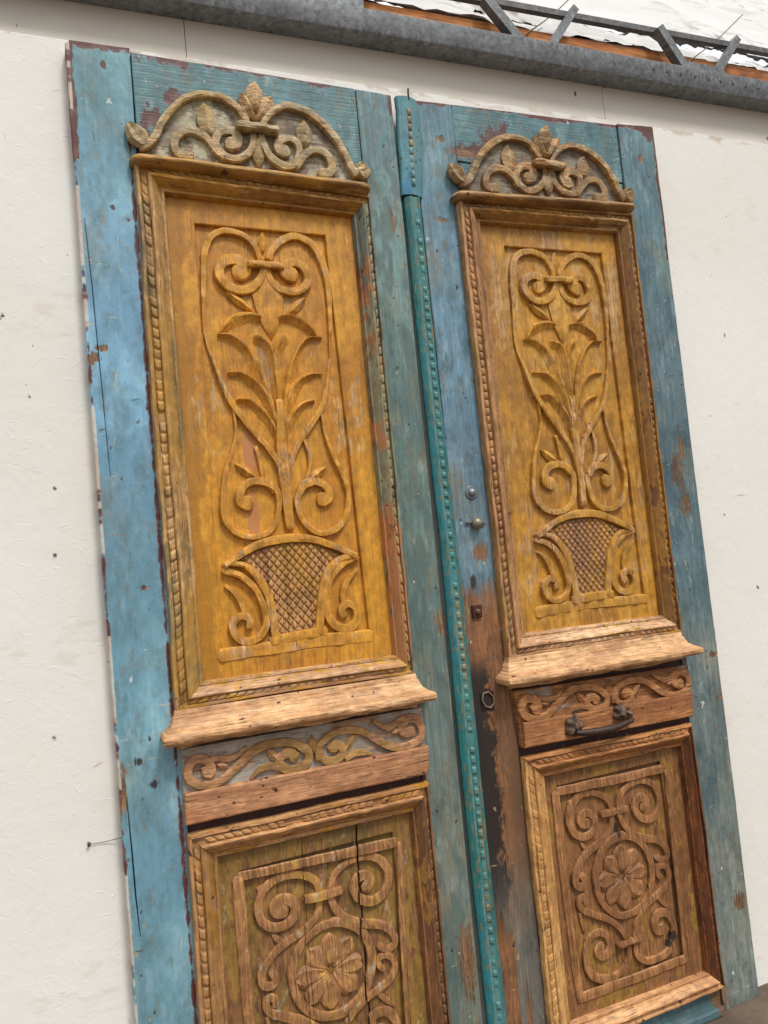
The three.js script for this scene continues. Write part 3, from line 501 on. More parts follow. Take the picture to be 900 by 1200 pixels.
// carved ornament, lines in millimetres on the door front
const T = {
  upper: [
    {kind:'loop',w:[11,12,2],p:[[-360,1880],[-367,1903],[-383,1923],[-410,1935],[-439,1935],[-463,1921],[-475,1895],[-481,1861],[-486,1804],[-492,1726]],h:8},
    {kind:'loop',w:[11,12,2],p:[[-344,1882],[-333,1905],[-309,1926],[-280,1936],[-251,1927],[-230,1900],[-218,1856],[-216,1799],[-219,1735],[-225,1666]],h:8},
    {kind:'tendril',w:[3,12,13],p:[[-492,1729],[-488,1694],[-476,1653],[-461,1602],[-445,1566],[-414,1519],[-382,1477],[-361,1443],[-352,1407]],h:9},
    {kind:'tendril',w:[3,12,13],p:[[-225,1669],[-238,1609],[-255,1559],[-285,1517],[-313,1481],[-332,1445],[-342,1407]],h:9},
    {kind:'scroll',w:[13,15,26],p:[[-357,1857],[-370,1831],[-389,1816],[-414,1811],[-437,1820],[-450,1839],[-448,1859],[-434,1872],[-412,1875],[-398,1866],[-397,1853],[-407,1847]],h:9},
    {kind:'scroll',w:[13,15,26],p:[[-349,1857],[-342,1831],[-325,1817],[-300,1812],[-274,1819],[-260,1836],[-261,1857],[-274,1874],[-294,1877],[-309,1866],[-309,1851],[-297,1848]],h:9},
    {kind:'clasp',w:[15,15,15],p:[[-388,1866],[-355,1867],[-317,1865]],h:14},
    {kind:'bud',w:[15],p:[[-351,1943],[-355,1892]],h:7},
    {kind:'spear',w:[58],p:[[-351,1853],[-351,1706]],h:8},
    {kind:'leaf',w:[17],p:[[-442,1806],[-386,1765]],h:8},
    {kind:'leaf',w:[17],p:[[-266,1803],[-314,1759]],h:8},
    {kind:'frond',w:[11,17,5],p:[[-375,1753],[-394,1756],[-419,1750],[-441,1737],[-462,1712]],h:9},
    {kind:'frond',w:[11,17,5],p:[[-327,1753],[-305,1755],[-284,1747],[-266,1734],[-253,1718]],h:9},
    {kind:'frond',w:[6,17,10],p:[[-462,1714],[-440,1711],[-416,1694],[-396,1663],[-381,1627],[-370,1584],[-361,1542],[-355,1506]],h:9},
    {kind:'frond',w:[6,17,10],p:[[-241,1712],[-268,1711],[-292,1689],[-308,1658],[-319,1621],[-329,1578],[-339,1536],[-344,1506]],h:9},
    {kind:'frond',w:[16,13,8],p:[[-383,1708],[-366,1701],[-355,1679],[-352,1648],[-352,1603],[-351,1554]],h:9},
    {kind:'frond',w:[16,13,8],p:[[-324,1710],[-336,1696],[-344,1670],[-346,1633],[-346,1597],[-347,1554]],h:9},
    {kind:'frond',w:[5,17,9],p:[[-448,1633],[-424,1631],[-400,1617],[-379,1591],[-366,1554],[-357,1515]],h:9},
    {kind:'frond',w:[5,17,9],p:[[-247,1633],[-274,1630],[-300,1615],[-320,1587],[-333,1551],[-342,1512]],h:9},
    {kind:'frond',w:[7,16,9],p:[[-434,1576],[-410,1573],[-389,1556],[-370,1529],[-356,1494]],h:9},
    {kind:'frond',w:[7,16,9],p:[[-271,1573],[-293,1568],[-314,1549],[-332,1521],[-343,1488]],h:9},
    {kind:'stem',w:[14,22,16],p:[[-347,1572],[-349,1506],[-349,1446],[-348,1386],[-347,1338],[-347,1307]],h:10},
    {kind:'tendril',w:[5,12,13],p:[[-444,1555],[-444,1514],[-455,1473],[-471,1433],[-479,1392],[-483,1349],[-476,1322],[-455,1301],[-427,1293],[-399,1299],[-379,1319],[-368,1351],[-369,1381],[-383,1398]],h:9},
    {kind:'scroll',w:[13,13,24],p:[[-372,1386],[-387,1402],[-412,1408],[-434,1401],[-447,1384],[-446,1366],[-433,1361]],h:9},
    {kind:'tendril',w:[5,12,13],p:[[-255,1544],[-250,1498],[-238,1454],[-222,1417],[-213,1385],[-217,1342],[-232,1310],[-258,1293],[-287,1292],[-310,1308],[-325,1337],[-326,1367],[-313,1389],[-292,1398]],h:9},
    {kind:'scroll',w:[13,13,24],p:[[-320,1378],[-308,1395],[-287,1400],[-264,1391],[-255,1376],[-259,1363],[-269,1360]],h:9},
    {kind:'branch',w:[7,9,9],p:[[-405,1477],[-399,1448],[-394,1421],[-384,1397]],h:7},
    {kind:'branch',w:[7,9,9],p:[[-298,1490],[-291,1462],[-294,1429],[-308,1399]],h:7},
    {kind:'leaf',w:[17],p:[[-451,1444],[-405,1409]],h:8},
    {kind:'leaf',w:[17],p:[[-255,1431],[-297,1403]],h:8},
    {kind:'basket_rim',w:[12,17,12],p:[[-487,1239],[-450,1261],[-407,1278],[-357,1284],[-306,1279],[-259,1261],[-210,1236]],h:12},
    {kind:'basket_side',w:[10,18,17],p:[[-484,1244],[-449,1236],[-425,1212],[-408,1174],[-400,1128],[-399,1081]],h:11},
    {kind:'basket_side',w:[10,18,17],p:[[-212,1236],[-243,1233],[-270,1212],[-287,1177],[-297,1132],[-304,1084]],h:11},
    {kind:'basket_foot',w:[18,18,18],p:[[-403,1080],[-350,1083],[-294,1085]],h:11},
    {kind:'curl',w:[11,14,13],p:[[-490,1229],[-457,1215],[-430,1184],[-417,1144],[-416,1111],[-435,1088],[-460,1084],[-480,1101],[-482,1124],[-464,1136],[-448,1128],[-449,1113]],h:9},
    {kind:'curl',w:[11,14,13],p:[[-207,1233],[-237,1222],[-265,1199],[-284,1161],[-284,1121],[-267,1092],[-238,1084],[-220,1100],[-219,1125],[-237,1137],[-252,1126],[-247,1111]],h:9},
    {kind:'tendril',w:[6,14,9],p:[[-489,1199],[-471,1183],[-460,1158],[-458,1136]],h:8},
    {kind:'tendril',w:[6,14,9],p:[[-209,1207],[-233,1185],[-245,1157],[-244,1134]],h:8},
    {kind:'base_bar',w:[26,26,26],p:[[-508,1061],[-360,1066],[-193,1063]],h:12},
  ],
  weave: [[-454,1249],[-407,1267],[-357,1274],[-306,1269],[-243,1240],[-271,1212],[-288,1177],[-299,1132],[-305,1089],[-393,1086],[-395,1128],[-402,1173],[-420,1211]],
  lower: [
    {kind:'border',w:[22,22,22],p:[[233,652],[382,648],[539,644]],h:9},
    {kind:'border',w:[22,22,22],p:[[226,647],[225,438],[233,189]],h:7},
    {kind:'border',w:[22,22,22],p:[[234,191],[392,190],[546,192]],h:12},
    {kind:'border',w:[12,12,12],p:[[551,636],[548,441],[547,198]],h:6},
    {kind:'ring',w:[17,17,17],p:[[406,513],[427,506],[446,494],[462,477],[473,455],[479,432],[479,407],[473,384],[462,363],[447,347],[428,336],[407,331],[386,332],[365,339],[347,352],[332,369],[321,390],[316,413],[315,437],[320,459],[331,479],[345,496],[364,507],[384,513],[406,513]],h:10},
    {kind:'petal',w:[38],p:[[394,427],[394,496]],h:9},
    {kind:'petal',w:[40],p:[[398,425],[442,474]],h:9},
    {kind:'petal',w:[40],p:[[400,420],[466,419]],h:9},
    {kind:'petal',w:[42],p:[[398,416],[446,368]],h:9},
    {kind:'petal',w:[38],p:[[394,414],[390,343]],h:9},
    {kind:'petal',w:[38],p:[[390,416],[342,367]],h:9},
    {kind:'petal',w:[40],p:[[388,421],[318,423]],h:9},
    {kind:'petal',w:[40],p:[[390,425],[348,473]],h:9},
    {kind:'scroll',w:[14,17,24],p:[[380,578],[376,599],[360,616],[330,629],[294,628],[271,611],[260,584],[265,554],[286,536],[313,535],[330,550],[331,570],[319,584],[302,587],[291,578],[295,564],[307,562]],h:10},
    {kind:'scroll',w:[14,17,24],p:[[401,579],[412,607],[442,626],[477,630],[508,617],[526,589],[524,557],[508,537],[482,534],[459,548],[451,569],[459,587],[475,590],[486,577],[478,565]],h:10},
    {kind:'tendril',w:[14,17,15],p:[[379,569],[374,542],[357,523],[332,510],[300,497],[273,475],[258,450],[260,432],[276,426],[284,437],[278,449]],h:10},
    {kind:'tendril',w:[14,17,15],p:[[402,564],[412,537],[436,510],[468,493],[507,478],[528,456],[530,436],[514,430],[501,440]],h:10},
    {kind:'tendril',w:[13,16,12],p:[[407,276],[414,303],[433,327],[462,346],[495,358],[519,371],[529,394],[519,414],[498,418],[494,403],[504,392]],h:10},
    {kind:'tendril',w:[13,16,12],p:[[384,281],[366,310],[338,336],[299,357],[269,375],[261,394],[268,405],[281,399],[280,386]],h:10},
    {kind:'scroll',w:[14,17,24],p:[[385,272],[386,245],[375,225],[350,210],[314,208],[282,221],[266,247],[267,280],[281,308],[309,313],[331,296],[334,273],[322,259],[305,262],[299,275],[307,282]],h:10},
    {kind:'scroll',w:[14,17,24],p:[[408,266],[409,235],[433,216],[473,212],[506,221],[522,245],[525,281],[507,307],[481,310],[470,295],[476,274],[491,273]],h:10},
    {kind:'clasp',w:[15,16,15],p:[[353,575],[385,575],[422,576]],h:14},
    {kind:'clasp',w:[15,16,15],p:[[360,271],[391,272],[425,273]],h:14},
    {kind:'stub',w:[12,9,4],p:[[267,616],[273,623]],h:7},
    {kind:'branch',w:[9,10,5],p:[[300,502],[288,515],[284,525]],h:7},
    {kind:'branch',w:[8,9,5],p:[[508,485],[516,509],[521,523]],h:7},
    {kind:'branch',w:[9,10,5],p:[[487,349],[504,330],[526,310]],h:7},
    {kind:'branch',w:[8,9,5],p:[[263,367],[266,342],[270,322]],h:7},
  ],
  pediment: [
    {kind:'arch',w:[20,17,13],p:[[-586,2084],[-574,2092],[-563,2106],[-547,2139],[-528,2166],[-505,2191],[-480,2207],[-455,2214],[-429,2215],[-409,2209],[-391,2196],[-380,2179],[-371,2164]],h:16},
    {kind:'arch',w:[13,17,18],p:[[-341,2163],[-326,2185],[-308,2202],[-284,2213],[-257,2213],[-230,2203],[-204,2186],[-181,2161],[-163,2131],[-150,2103],[-136,2076]],h:16},
    {kind:'end_leaf',w:[36],p:[[-617,2132],[-580,2082]],h:16},
    {kind:'end_leaf',w:[34],p:[[-122,2110],[-114,2063]],h:18},
    {kind:'palm_leaf',w:[26],p:[[-350,2259],[-352,2185]],h:22},
    {kind:'palm_leaf',w:[19],p:[[-382,2231],[-351,2168]],h:17},
    {kind:'palm_leaf',w:[15],p:[[-386,2205],[-366,2165]],h:14},
    {kind:'palm_leaf',w:[26],p:[[-314,2231],[-351,2168]],h:17},
    {kind:'clasp',w:[17,17,17],p:[[-392,2150],[-353,2150],[-312,2148]],h:22},
    {kind:'bud',w:[24],p:[[-351,2138],[-354,2070]],h:15},
    {kind:'scroll',w:[15,16,26],p:[[-359,2137],[-364,2112],[-376,2095],[-393,2083],[-411,2080],[-427,2085],[-438,2096],[-444,2110],[-439,2128],[-426,2141],[-411,2144],[-398,2139],[-395,2126],[-401,2114],[-409,2113]],h:12},
    {kind:'scroll',w:[12,15,22],p:[[-427,2084],[-438,2092],[-448,2106],[-459,2120],[-474,2129],[-492,2131],[-509,2125],[-522,2111],[-527,2095],[-523,2083],[-511,2079],[-499,2081]],h:12},
    {kind:'scroll',w:[15,16,26],p:[[-344,2138],[-338,2115],[-327,2095],[-306,2080],[-285,2079],[-269,2090],[-261,2110],[-262,2129],[-274,2141],[-291,2141],[-306,2133],[-310,2117],[-303,2108],[-294,2112]],h:12},
    {kind:'scroll',w:[12,15,22],p:[[-272,2081],[-259,2099],[-249,2111],[-235,2122],[-218,2125],[-202,2119],[-191,2103],[-189,2086],[-199,2074],[-211,2074]],h:12},
    {kind:'leaf',w:[31],p:[[-460,2199],[-454,2122]],h:12},
    {kind:'leaf',w:[30],p:[[-244,2191],[-248,2127]],h:12},
  ],
  back: [[-574,2092],[-561,2112],[-544,2147],[-525,2174],[-504,2197],[-478,2213],[-452,2221],[-427,2222],[-407,2216],[-389,2202],[-377,2186],[-367,2175],[-338,2169],[-323,2191],[-305,2209],[-280,2219],[-253,2219],[-226,2210],[-200,2192],[-177,2168],[-159,2137],[-146,2109],[-133,2085],[-117,2065],[-588,2073]],
  bar: [[-608,2051],[-112,2043]],
  frieze: [
    {kind:'vine',w:[20,15,15],p:[[-560,858],[-564,855],[-555,847],[-549,857],[-555,871],[-568,880],[-583,879],[-593,867],[-595,850],[-585,836],[-566,829],[-544,829],[-524,837],[-503,852],[-482,867],[-457,881],[-429,884],[-402,882],[-378,873],[-364,860]],h:10},
    {kind:'vine',w:[15,15,20],p:[[-365,865],[-357,849],[-363,833],[-380,826],[-400,827],[-413,835],[-419,849],[-408,858],[-395,858],[-389,849]],h:10},
    {kind:'vine',w:[13,15,20],p:[[-340,838],[-338,857],[-322,873],[-301,882],[-277,884],[-248,878],[-222,862],[-199,844],[-170,830],[-141,828],[-116,835],[-106,855],[-112,874],[-127,884],[-144,882],[-153,867],[-145,854],[-132,855]],h:10},
    {kind:'vine',w:[13,15,20],p:[[-333,863],[-335,847],[-324,831],[-304,828],[-289,837],[-289,852],[-302,858],[-307,851]],h:10},
    {kind:'tendril',w:[6,13,12],p:[[-215,890],[-200,879],[-182,872],[-164,876],[-147,885]],h:9},
    {kind:'tendril',w:[6,13,12],p:[[-481,885],[-497,875],[-517,870],[-533,874],[-546,876]],h:9},
    {kind:'tendril',w:[6,13,10],p:[[-222,822],[-240,830],[-261,832],[-280,825]],h:9},
    {kind:'tendril',w:[6,13,10],p:[[-475,823],[-460,837],[-440,841],[-420,835],[-400,824]],h:9},
    {kind:'leaf',w:[15],p:[[-441,875],[-415,840]],h:9},
    {kind:'leaf',w:[15],p:[[-256,872],[-282,843]],h:9},
    {kind:'leaf',w:[17],p:[[-348,885],[-347,847]],h:9},
    {kind:'leaf',w:[12],p:[[-541,862],[-519,857]],h:9},
    {kind:'leaf',w:[12],p:[[-176,859],[-149,864]],h:9},
  ],
};

// ------------------------------------------------------------------ the two door leaves
const Q = {
  frameU: [[[-0.608, 2.052], [-0.105, 2.031], [-0.111, 0.976], [-0.608, 0.974]], [[0.12, 2.047], [0.636, 2.059], [0.633, 0.971], [0.125, 0.972]]],
  sightU: [[[-0.55, 1.997], [-0.146, 1.988], [-0.145, 1.016], [-0.548, 1.02]], [[0.182, 2.001], [0.59, 2.01], [0.59, 1.018], [0.184, 1.023]]],
  rectU: [[[-0.494, 1.945], [-0.211, 1.943], [-0.193, 1.054], [-0.51, 1.054]], [[0.25, 1.954], [0.544, 1.957], [0.553, 1.054], [0.232, 1.059]]],
  frameD: [[[-0.604, 0.744], [-0.102, 0.744], [-0.104, 0.105], [-0.61, 0.105]], [[0.138, 0.75], [0.628, 0.746], [0.635, 0.11], [0.135, 0.105]]],
  sightD: [[[-0.548, 0.686], [-0.142, 0.686], [-0.145, 0.148], [-0.555, 0.148]], [[0.196, 0.694], [0.599, 0.692], [0.599, 0.147], [0.196, 0.151]]],
  rectD: [[[-0.506, 0.647], [-0.184, 0.651], [-0.183, 0.185], [-0.512, 0.183]], [[0.232, 0.663], [0.539, 0.664], [0.558, 0.189], [0.229, 0.181]]],
  ped: [[[-0.615, 2.2527], [-0.106, 2.2527], [-0.112, 2.045], [-0.608, 2.052]], [[0.112, 2.254], [0.648, 2.264], [0.636, 2.068], [0.114, 2.055]]],
  fri: [[[-0.603, 0.902], [-0.097, 0.9], [-0.102, 0.763], [-0.606, 0.763]], [[0.131, 0.9], [0.645, 0.888], [0.634, 0.763], [0.14, 0.772]]],
};
const cond = (base, o) => ({ ...base, ...o });
const FRAMES = [   // per leaf: upper [top, right, bottom, left], lower [top, right, bottom, left]
  [[cond(OC, { cov: 0.86, paint: [178, 128, 42], paint2: [148, 102, 38] }), cond(OC, { cov: 0.78, paint: [132, 132, 104], paint2: [104, 116, 104], light: [196, 142, 92], dark: [138, 90, 54], grime: 0.5, local: (u, v, c) => { mixc(c, [180, 116, 68], 0.8 * sst(0.5, 0.66, S(1, u * 2, v * 0.6) + (u - 0.62) * 0.9)); if (v > 0.25 && v < 0.45) mixc(c, [178, 152, 92], 0.6 * sst(0.4, 0.6, S(2, u * 5, v))); } }), cond(RAW, { cov: 0.4, paint: [186, 142, 54] }), cond(OC, { cov: 0.66, paint: [172, 130, 60], paint2: [140, 120, 78] })],
    [cond(OC, { cov: 0.16, light: [200, 152, 100], dark: [160, 112, 68] }), cond(BROWN, { cov: 0.18, paint: [160, 118, 60], light: [168, 114, 68] }), cond(RAW, { cov: 0.3, paint: [186, 142, 54] }), cond(OC, { cov: 0.3, paint: [164, 122, 62], light: [182, 136, 88] })]],
  [[cond(OC, { cov: 0.8, paint: [164, 116, 46], paint2: [134, 96, 46] }), cond(OC, { cov: 0.68, paint: [156, 112, 46], paint2: [130, 92, 42], light: [150, 104, 60], dark: [112, 72, 40] }), cond(RAW, { cov: 0.22, paint: [186, 142, 54] }), cond(OC, { cov: 0.4, light: [196, 150, 102], dark: [150, 104, 66], paint: [164, 128, 74], paint2: [150, 112, 60] })],
    [cond(BROWN, { cov: 0.15, paint: [172, 128, 60], light: [196, 138, 82], dark: [146, 94, 52] }), cond(BROWN, { light: [144, 88, 46], dark: [92, 52, 28], grime: 0.5, grimeC: [52, 28, 18] }), cond(RAW, { light: [216, 170, 118], dark: [180, 126, 80] }), cond(RAW, { light: [214, 170, 108], dark: [186, 136, 78], red: [190, 140, 80] })]],
];
const panelTex = (x0, y0, x1, y1, fn) => makeTex(Math.round((x1 - x0) * 1150), Math.round((y1 - y0) * 1150), (u, v, c) => fn(lerp(x0, x1, u), lerp(y0, y1, v), c));
const PANEL_UP = [
  (x, y, c, rid) => {   // left upper: strong ochre, one bare repair patch, a darker left margin
    wood(c, y, x, rid ? cond(OC, { cov: 0.78, seed: 1.2, paint: [200, 142, 46], paint2: [184, 127, 42], streak: 0.35, light: [204, 158, 104] }) : cond(OC, { cov: 0.97, seed: 4.4, paint: [202, 142, 38], paint2: [184, 123, 32], streak: 0.35 }));
    const nz = 0.6 * S(1, x * 6, y * 3) + 0.4 * S(2, x * 14, y * 8);
    if (!rid) {
      for (const [px, py, rx, ry] of [[-0.415, 1.47, 0.016, 0.04], [-0.42, 1.33, 0.012, 0.05]]) { const d = 1 - Math.max(Math.abs(x - px) / rx, Math.abs(y - py) / ry) + (nz - 0.5) * 0.9; mixc(c, [186, 124, 82], 0.85 * sst(0, 0.15, d)); }
      mixc(c, [158, 106, 26], 0.6 * sst(-0.518, -0.526, x + (S(1, 0.3, y * 2.1) - 0.5) * 0.03 + (S(2, x * 6, y * 2) - 0.5) * 0.012));   // darker band down the left margin
    }
    mixc(c, [212, 184, 128], 0.35 * sst(0.68, 0.82, nz) * sst(0.4, 0.6, S(0, x, y)));
  },
  (x, y, c, rid) => {
    wood(c, y, x, rid ? cond(OC, { cov: 0.74, seed: 7.1, paint: [190, 140, 50], paint2: [170, 122, 46], streak: 0.4, light: [196, 148, 96] }) : cond(OC, { cov: 0.84, seed: 2.7, paint: [190, 136, 42], paint2: [164, 114, 40], streak: 0.4 }));
    const nz = 0.6 * S(1, x * 6, y * 3 + 0.4) + 0.4 * S(2, x * 14, y * 8);
    mixc(c, [206, 172, 116], 0.45 * sst(0.64, 0.78, nz));
  },
];
const PANEL_DN = [
  (x, y, c, rid) => { wood(c, y, x, rid ? cond(BROWN, { seed: 3.1, cov: 0.2, paint: [176, 134, 62], light: [178, 128, 80], dark: [132, 92, 56] }) : cond(BROWN, { seed: 5.5, cov: 0.62, paint: [146, 114, 54], paint2: [126, 98, 52], light: [158, 114, 70] })); mixc(c, [170, 164, 150], 0.55 * sst(0.68, 0.8, 0.5 * S(1, x * 5, y * 3) + 0.5 * S(2, x * 9, y * 6))); },
  (x, y, c, rid) => { wood(c, y, x, rid ? cond(BROWN, { seed: 8.2, light: [170, 120, 74], dark: [122, 82, 48] }) : cond(BROWN, { seed: 6.3, cov: 0.3, paint: [152, 116, 50], light: [152, 106, 64], dark: [108, 72, 44] }));
    for (const [px, py, rx, ry] of [[0.392, 0.53, 0.007, 0.022], [0.52, 0.25, 0.012, 0.014], [0.505, 0.236, 0.008, 0.009]]) { const d = 1 - Math.hypot((x - px) / rx, (y - py) / ry) + (S(2, x * 16, y * 16) - 0.5) * 0.8; mixc(c, [48, 34, 30], 0.9 * sst(0, 0.25, d)); } },
];
const planarCopy = (g, L) => { const u = g.attributes.uv, u2 = new Float32Array(u.count * 2); for (let i = 0; i < u.count; i++) { u2[2 * i] = u.getX(i) * L * 2; u2[2 * i + 1] = u.getY(i) * 0.17; } g.setAttribute('uv1', new THREE.BufferAttribute(u2, 2)); return g; };
function buildLeaf(side) {
  const leafG = thing('door_leaf', side ? 'right leaf of the old carved door, slate blue with brown lower panel and iron handle' : 'left leaf of the old carved door, light blue with a cracked lower panel', 'door leaf');
  const X = (p) => p, B = blue[side], bm = blueMat[side], sd = side * 40 + 1;
  const toR = (k) => (side ? quadMap(Q[k][0], Q[k][1]) : (p) => p), toL = (k) => (side ? (p) => p : quadMap(Q[k][1], Q[k][0]));
  const addBoard = (name, poly, z1, along, jit = 0.0012, label, holes = []) => { const g = planar(board(poly, -0.029, z1, 0.002, holes, jit, sd), B.box, along); const o = mesh(name, g, bm, leafG); if (label) o.userData.label = label; return o; };
  // stiles and rails
  const hole = (pts) => pts.map(mm);
  if (!side) {
    const cr = [[-707, 1930], [-702, 1806], [-6985, 1655], [-693, 1424]].map(([x, y]) => [x < -1000 ? x / 10 : x, y]), hw = [0.15, 0.55, 0.6, 0.15], h1 = [...cr.map(([x, y], i) => [x - hw[i], y]), ...cr.map(([x, y], i) => [x + hw[i], y]).reverse()];
    const c2 = [[-704.5, 830], [-702, 730], [-701, 653], [-698, 580]], w2 = [0.2, 1.1, 1.1, 0.2], h2 = [...c2.map(([x, y], i) => [x - w2[i], y]), ...c2.map(([x, y], i) => [x + w2[i], y]).reverse()];
    addBoard('stile', [[-0.715, 0.045], [-0.6005, 0.045], [-0.5985, 2.298], [-0.712, 2.294], [-0.72, 2.286]], 0, 'y', 0.0016, 'light blue outer stile with a long crack', [hole(h1), hole(h2)]);
    addBoard('stile', [[-0.1095, 0.045], [-0.022, 0.045], [-0.022, 2.2885], [-0.1085, 2.2895]], -0.0005, 'y', 0.001, 'grey-green inner stile');
    addBoard('rail', quad(-0.597, 2.035, -0.1105, 2.291), -0.002, 'x', 0.0012);
    addBoard('rail', quad(-0.599, 0.7, -0.1105, 1.0), -0.003, 'x', 0);
    addBoard('rail', quad(-0.599, 0.045, -0.1105, 0.134), -0.003, 'x', 0);
  } else {
    addBoard('stile', [[0.03, 0.045], [0.1375, 0.045], [0.1375, 2.292], [0.03, 2.287]], -0.003, 'y', 0.001, 'inner stile worn to orange wood below the bolts');
    addBoard('stile', [[0.637, 0.045], [0.757, 0.045], [0.758, 2.318], [0.754, 2.322], [0.637, 2.313]], 0, 'y', 0.0022, 'slate blue outer stile with bare flecks');
    addBoard('rail', [[0.1395, 2.152], [0.635, 2.152], [0.635, 2.312], [0.1395, 2.293]], -0.004, 'x', 0.0012);
    addBoard('rail', quad(0.1395, 2.035, 0.635, 2.1495), -0.006, 'x', 0.001);
    addBoard('rail', quad(0.1395, 0.706, 0.635, 1.0), -0.005, 'x', 0);
    addBoard('rail', quad(0.1395, 0.045, 0.635, 0.134), -0.005, 'x', 0);
    const kb = planar(board([[0.18, 0.045], [0.62, 0.045], [0.626, 0.066], [0.18, 0.064]], -0.01, 0.016, 0.004, [], 0.001, 3), B.box, 'x'); mesh('kick_board', kb, bm, leafG);
  }
  const backing = mesh('panel_backing', board(quad(side ? 0.14 : -0.6, 0.1, side ? 0.63 : -0.11, 2.03), -0.0295, -0.0275, 0), std({ color: 0x6a4a30, roughness: 0.95 }), leafG);

  // frame mouldings with beads
  const frames = (outer, sight, specs, zone) => {
    for (let i = 0; i < 4; i++) {
      const A = outer[i], Bc = outer[(i + 1) % 4], a = sight[i], b = sight[(i + 1) % 4], L = Math.hypot(Bc[0] - A[0], Bc[1] - A[1]);
      const seed = 1.37 * (i + 1) + zone * 7.1 + side * 3.9, sp = specs[i], g = moulding(A, Bc, a, b, FRAME, seed, side && i === 3 && zone ? 0.8 : 1);
      const lower = i === 2 && zone === 0 ? g : g;
      const m = stripMat(L, 0.085, { ...sp, seed }, i === 2 ? 24 : 16);
      const piece = mesh('frame_moulding', lower, m, leafG);
      const pitch = i % 2 ? (side ? 0.0195 : 0.0215) : (side ? 0.0175 : 0.0185), dots = side && zone === 0 && i % 2, worn = side && zone === 1 && i >= 1;
      const bd = planarCopy(beading(A, Bc, a, b, 0.17, 0.39, 0.0112, dots ? 0.0056 : worn ? 0.0026 : 0.0048, pitch, dots ? 1 : 0, seed), L);
      mesh('beading', bd, m, piece);
    }
  };
  frames(Q.frameU[side], Q.sightU[side], FRAMES[side][0], 0);
  frames(Q.frameD[side], Q.sightD[side], FRAMES[side][1], 1);

  // carved panels
  const carved = (S4, R4, paint, zoneN, items, name) => {
    const zf = -0.0205, zm = -0.0115, e = 0.012;
    const out = [[S4[0][0] - e, S4[0][1] + e], [S4[1][0] + e, S4[1][1] + e], [S4[2][0] + e, S4[2][1] - e], [S4[3][0] - e, S4[3][1] - e]];
    const box = [Math.min(out[0][0], out[3][0]), out[3][1] - 0.01, Math.max(out[1][0], out[2][0]), out[0][1] + 0.01];
    const fm = std({ map: panelTex(...box, (x, y, c) => paint(x, y, c, false)), roughness: 0.55, ...B1 });
    const rm = std({ map: panelTex(...box, (x, y, c) => paint(x, y, c, true)), roughness: 0.58, vertexColors: true, ...B1 });
    const cut = (g) => (!side && zoneN ? slit(slit(g, -0.2735, 0.0106, 0.0022), -0.396, 0.02, 0.0006) : g);
    const fin = (g) => planar(cut(g), box, 'y');
    const o2 = out.slice().reverse(), inner = R4.slice();
    const panel = mesh('carved_panel', fin(board(o2, -0.0268, zf, 0)), fm, leafG);
    mesh('panel_margin', fin(board(o2, zf - 0.004, zm, 0.0025, [inner], 0, 2)), fm, panel);
    items.forEach(({ k, w, p, h, seed }) => {
      let g;
      if (k === 'leaf' || k === 'bud') g = leaf(p[0], p[1], w[0], h, zf, 0.5, seed);
      else if (k === 'spear') g = leaf(p[0], p[1], w[0], h, zf, 0.28, seed);
      else if (k === 'petal') g = leaf(p[0], p[1], w[0], h, zf, 0.68, seed, 0);
      else if (k === 'border') g = ridge(p, w, 0.0055, zm, seed);
      else if (k === 'base_bar') g = ridge(p, w, h, zf, seed);
      else g = ridge(p, w, h, k === 'clasp' ? zf + 0.002 : zf, seed, k === 'frond');
      mesh(k, fin(g), rm, panel);
    });
    return { panel, fm, rm, zf, fin };
  };
  const conv = (list, map) => list.map((d, i) => ({ k: d.kind, w: d.w.map((q) => q / 1000 * (d.kind === 'clasp' || d.kind === 'base_bar' || d.kind === 'border' ? 1 : list === T.lower ? 1.12 : list === T.pediment ? (d.kind === 'arch' ? 1.02 : 1.2) : list === T.upper && /scroll|loop/.test(d.kind) ? 1.42 : d.kind === 'curl' ? 1.3 : 1.15)), h: (d.h ?? 9) / 1000 * (list === T.upper && d.kind !== 'base_bar' ? 1.4 : list === T.lower ? 0.95 : 1.08), p: d.p.map((q) => map(mm(q))), seed: i * 1.31 + side * 0.47 + 0.2 }));
  const up = carved(Q.sightU[side], Q.rectU[side], PANEL_UP[side], 0, conv(T.upper, toR('rectU')), 'upper');
  {   // basket weave: crossed grooves over a slightly domed field
    const poly = T.weave.map((q) => toR('rectU')(mm(q))), topEdge = poly.slice(0, 5), R2 = [poly[4], poly[5], poly[6], poly[7], poly[8]], L2 = [poly[0], poly[12], poly[11], poly[10], poly[9]];
    const on = (l, s) => { const q = s * (l.length - 1), i = Math.min(l.length - 2, Math.floor(q)); return along(l[i], l[i + 1], q - i); };
    const rows = [], N = 96;
    for (let j = 0; j <= N; j++) { const s = j / N, a = on(L2, s), b = on(R2, s), row = []; for (let i = 0; i <= N; i++) { const t = i / N, p = along(a, b, t), te = on(topEdge, t), ln = along(topEdge[0], topEdge[4], t); p[0] += (te[0] - ln[0]) * (1 - s); p[1] += (te[1] - ln[1]) * (1 - s);
      const w = 0.0142, u = (p[0] * 0.86 + p[1] * 0.72) / w, v = (p[0] * 0.86 - p[1] * 0.72) / w, tri = (q) => Math.abs(q - Math.floor(q) - 0.5) * 2, gr = Math.min(1 - tri(u), 1 - tri(v));
      row.push([p[0], p[1], up.zf + 0.0035 + 0.0045 * sst(0.04, 0.4, gr) * (1 + (S(2, Math.floor(u) * 0.13, Math.floor(v) * 0.17) - 0.5) * 0.5)]); } rows.push(row); }
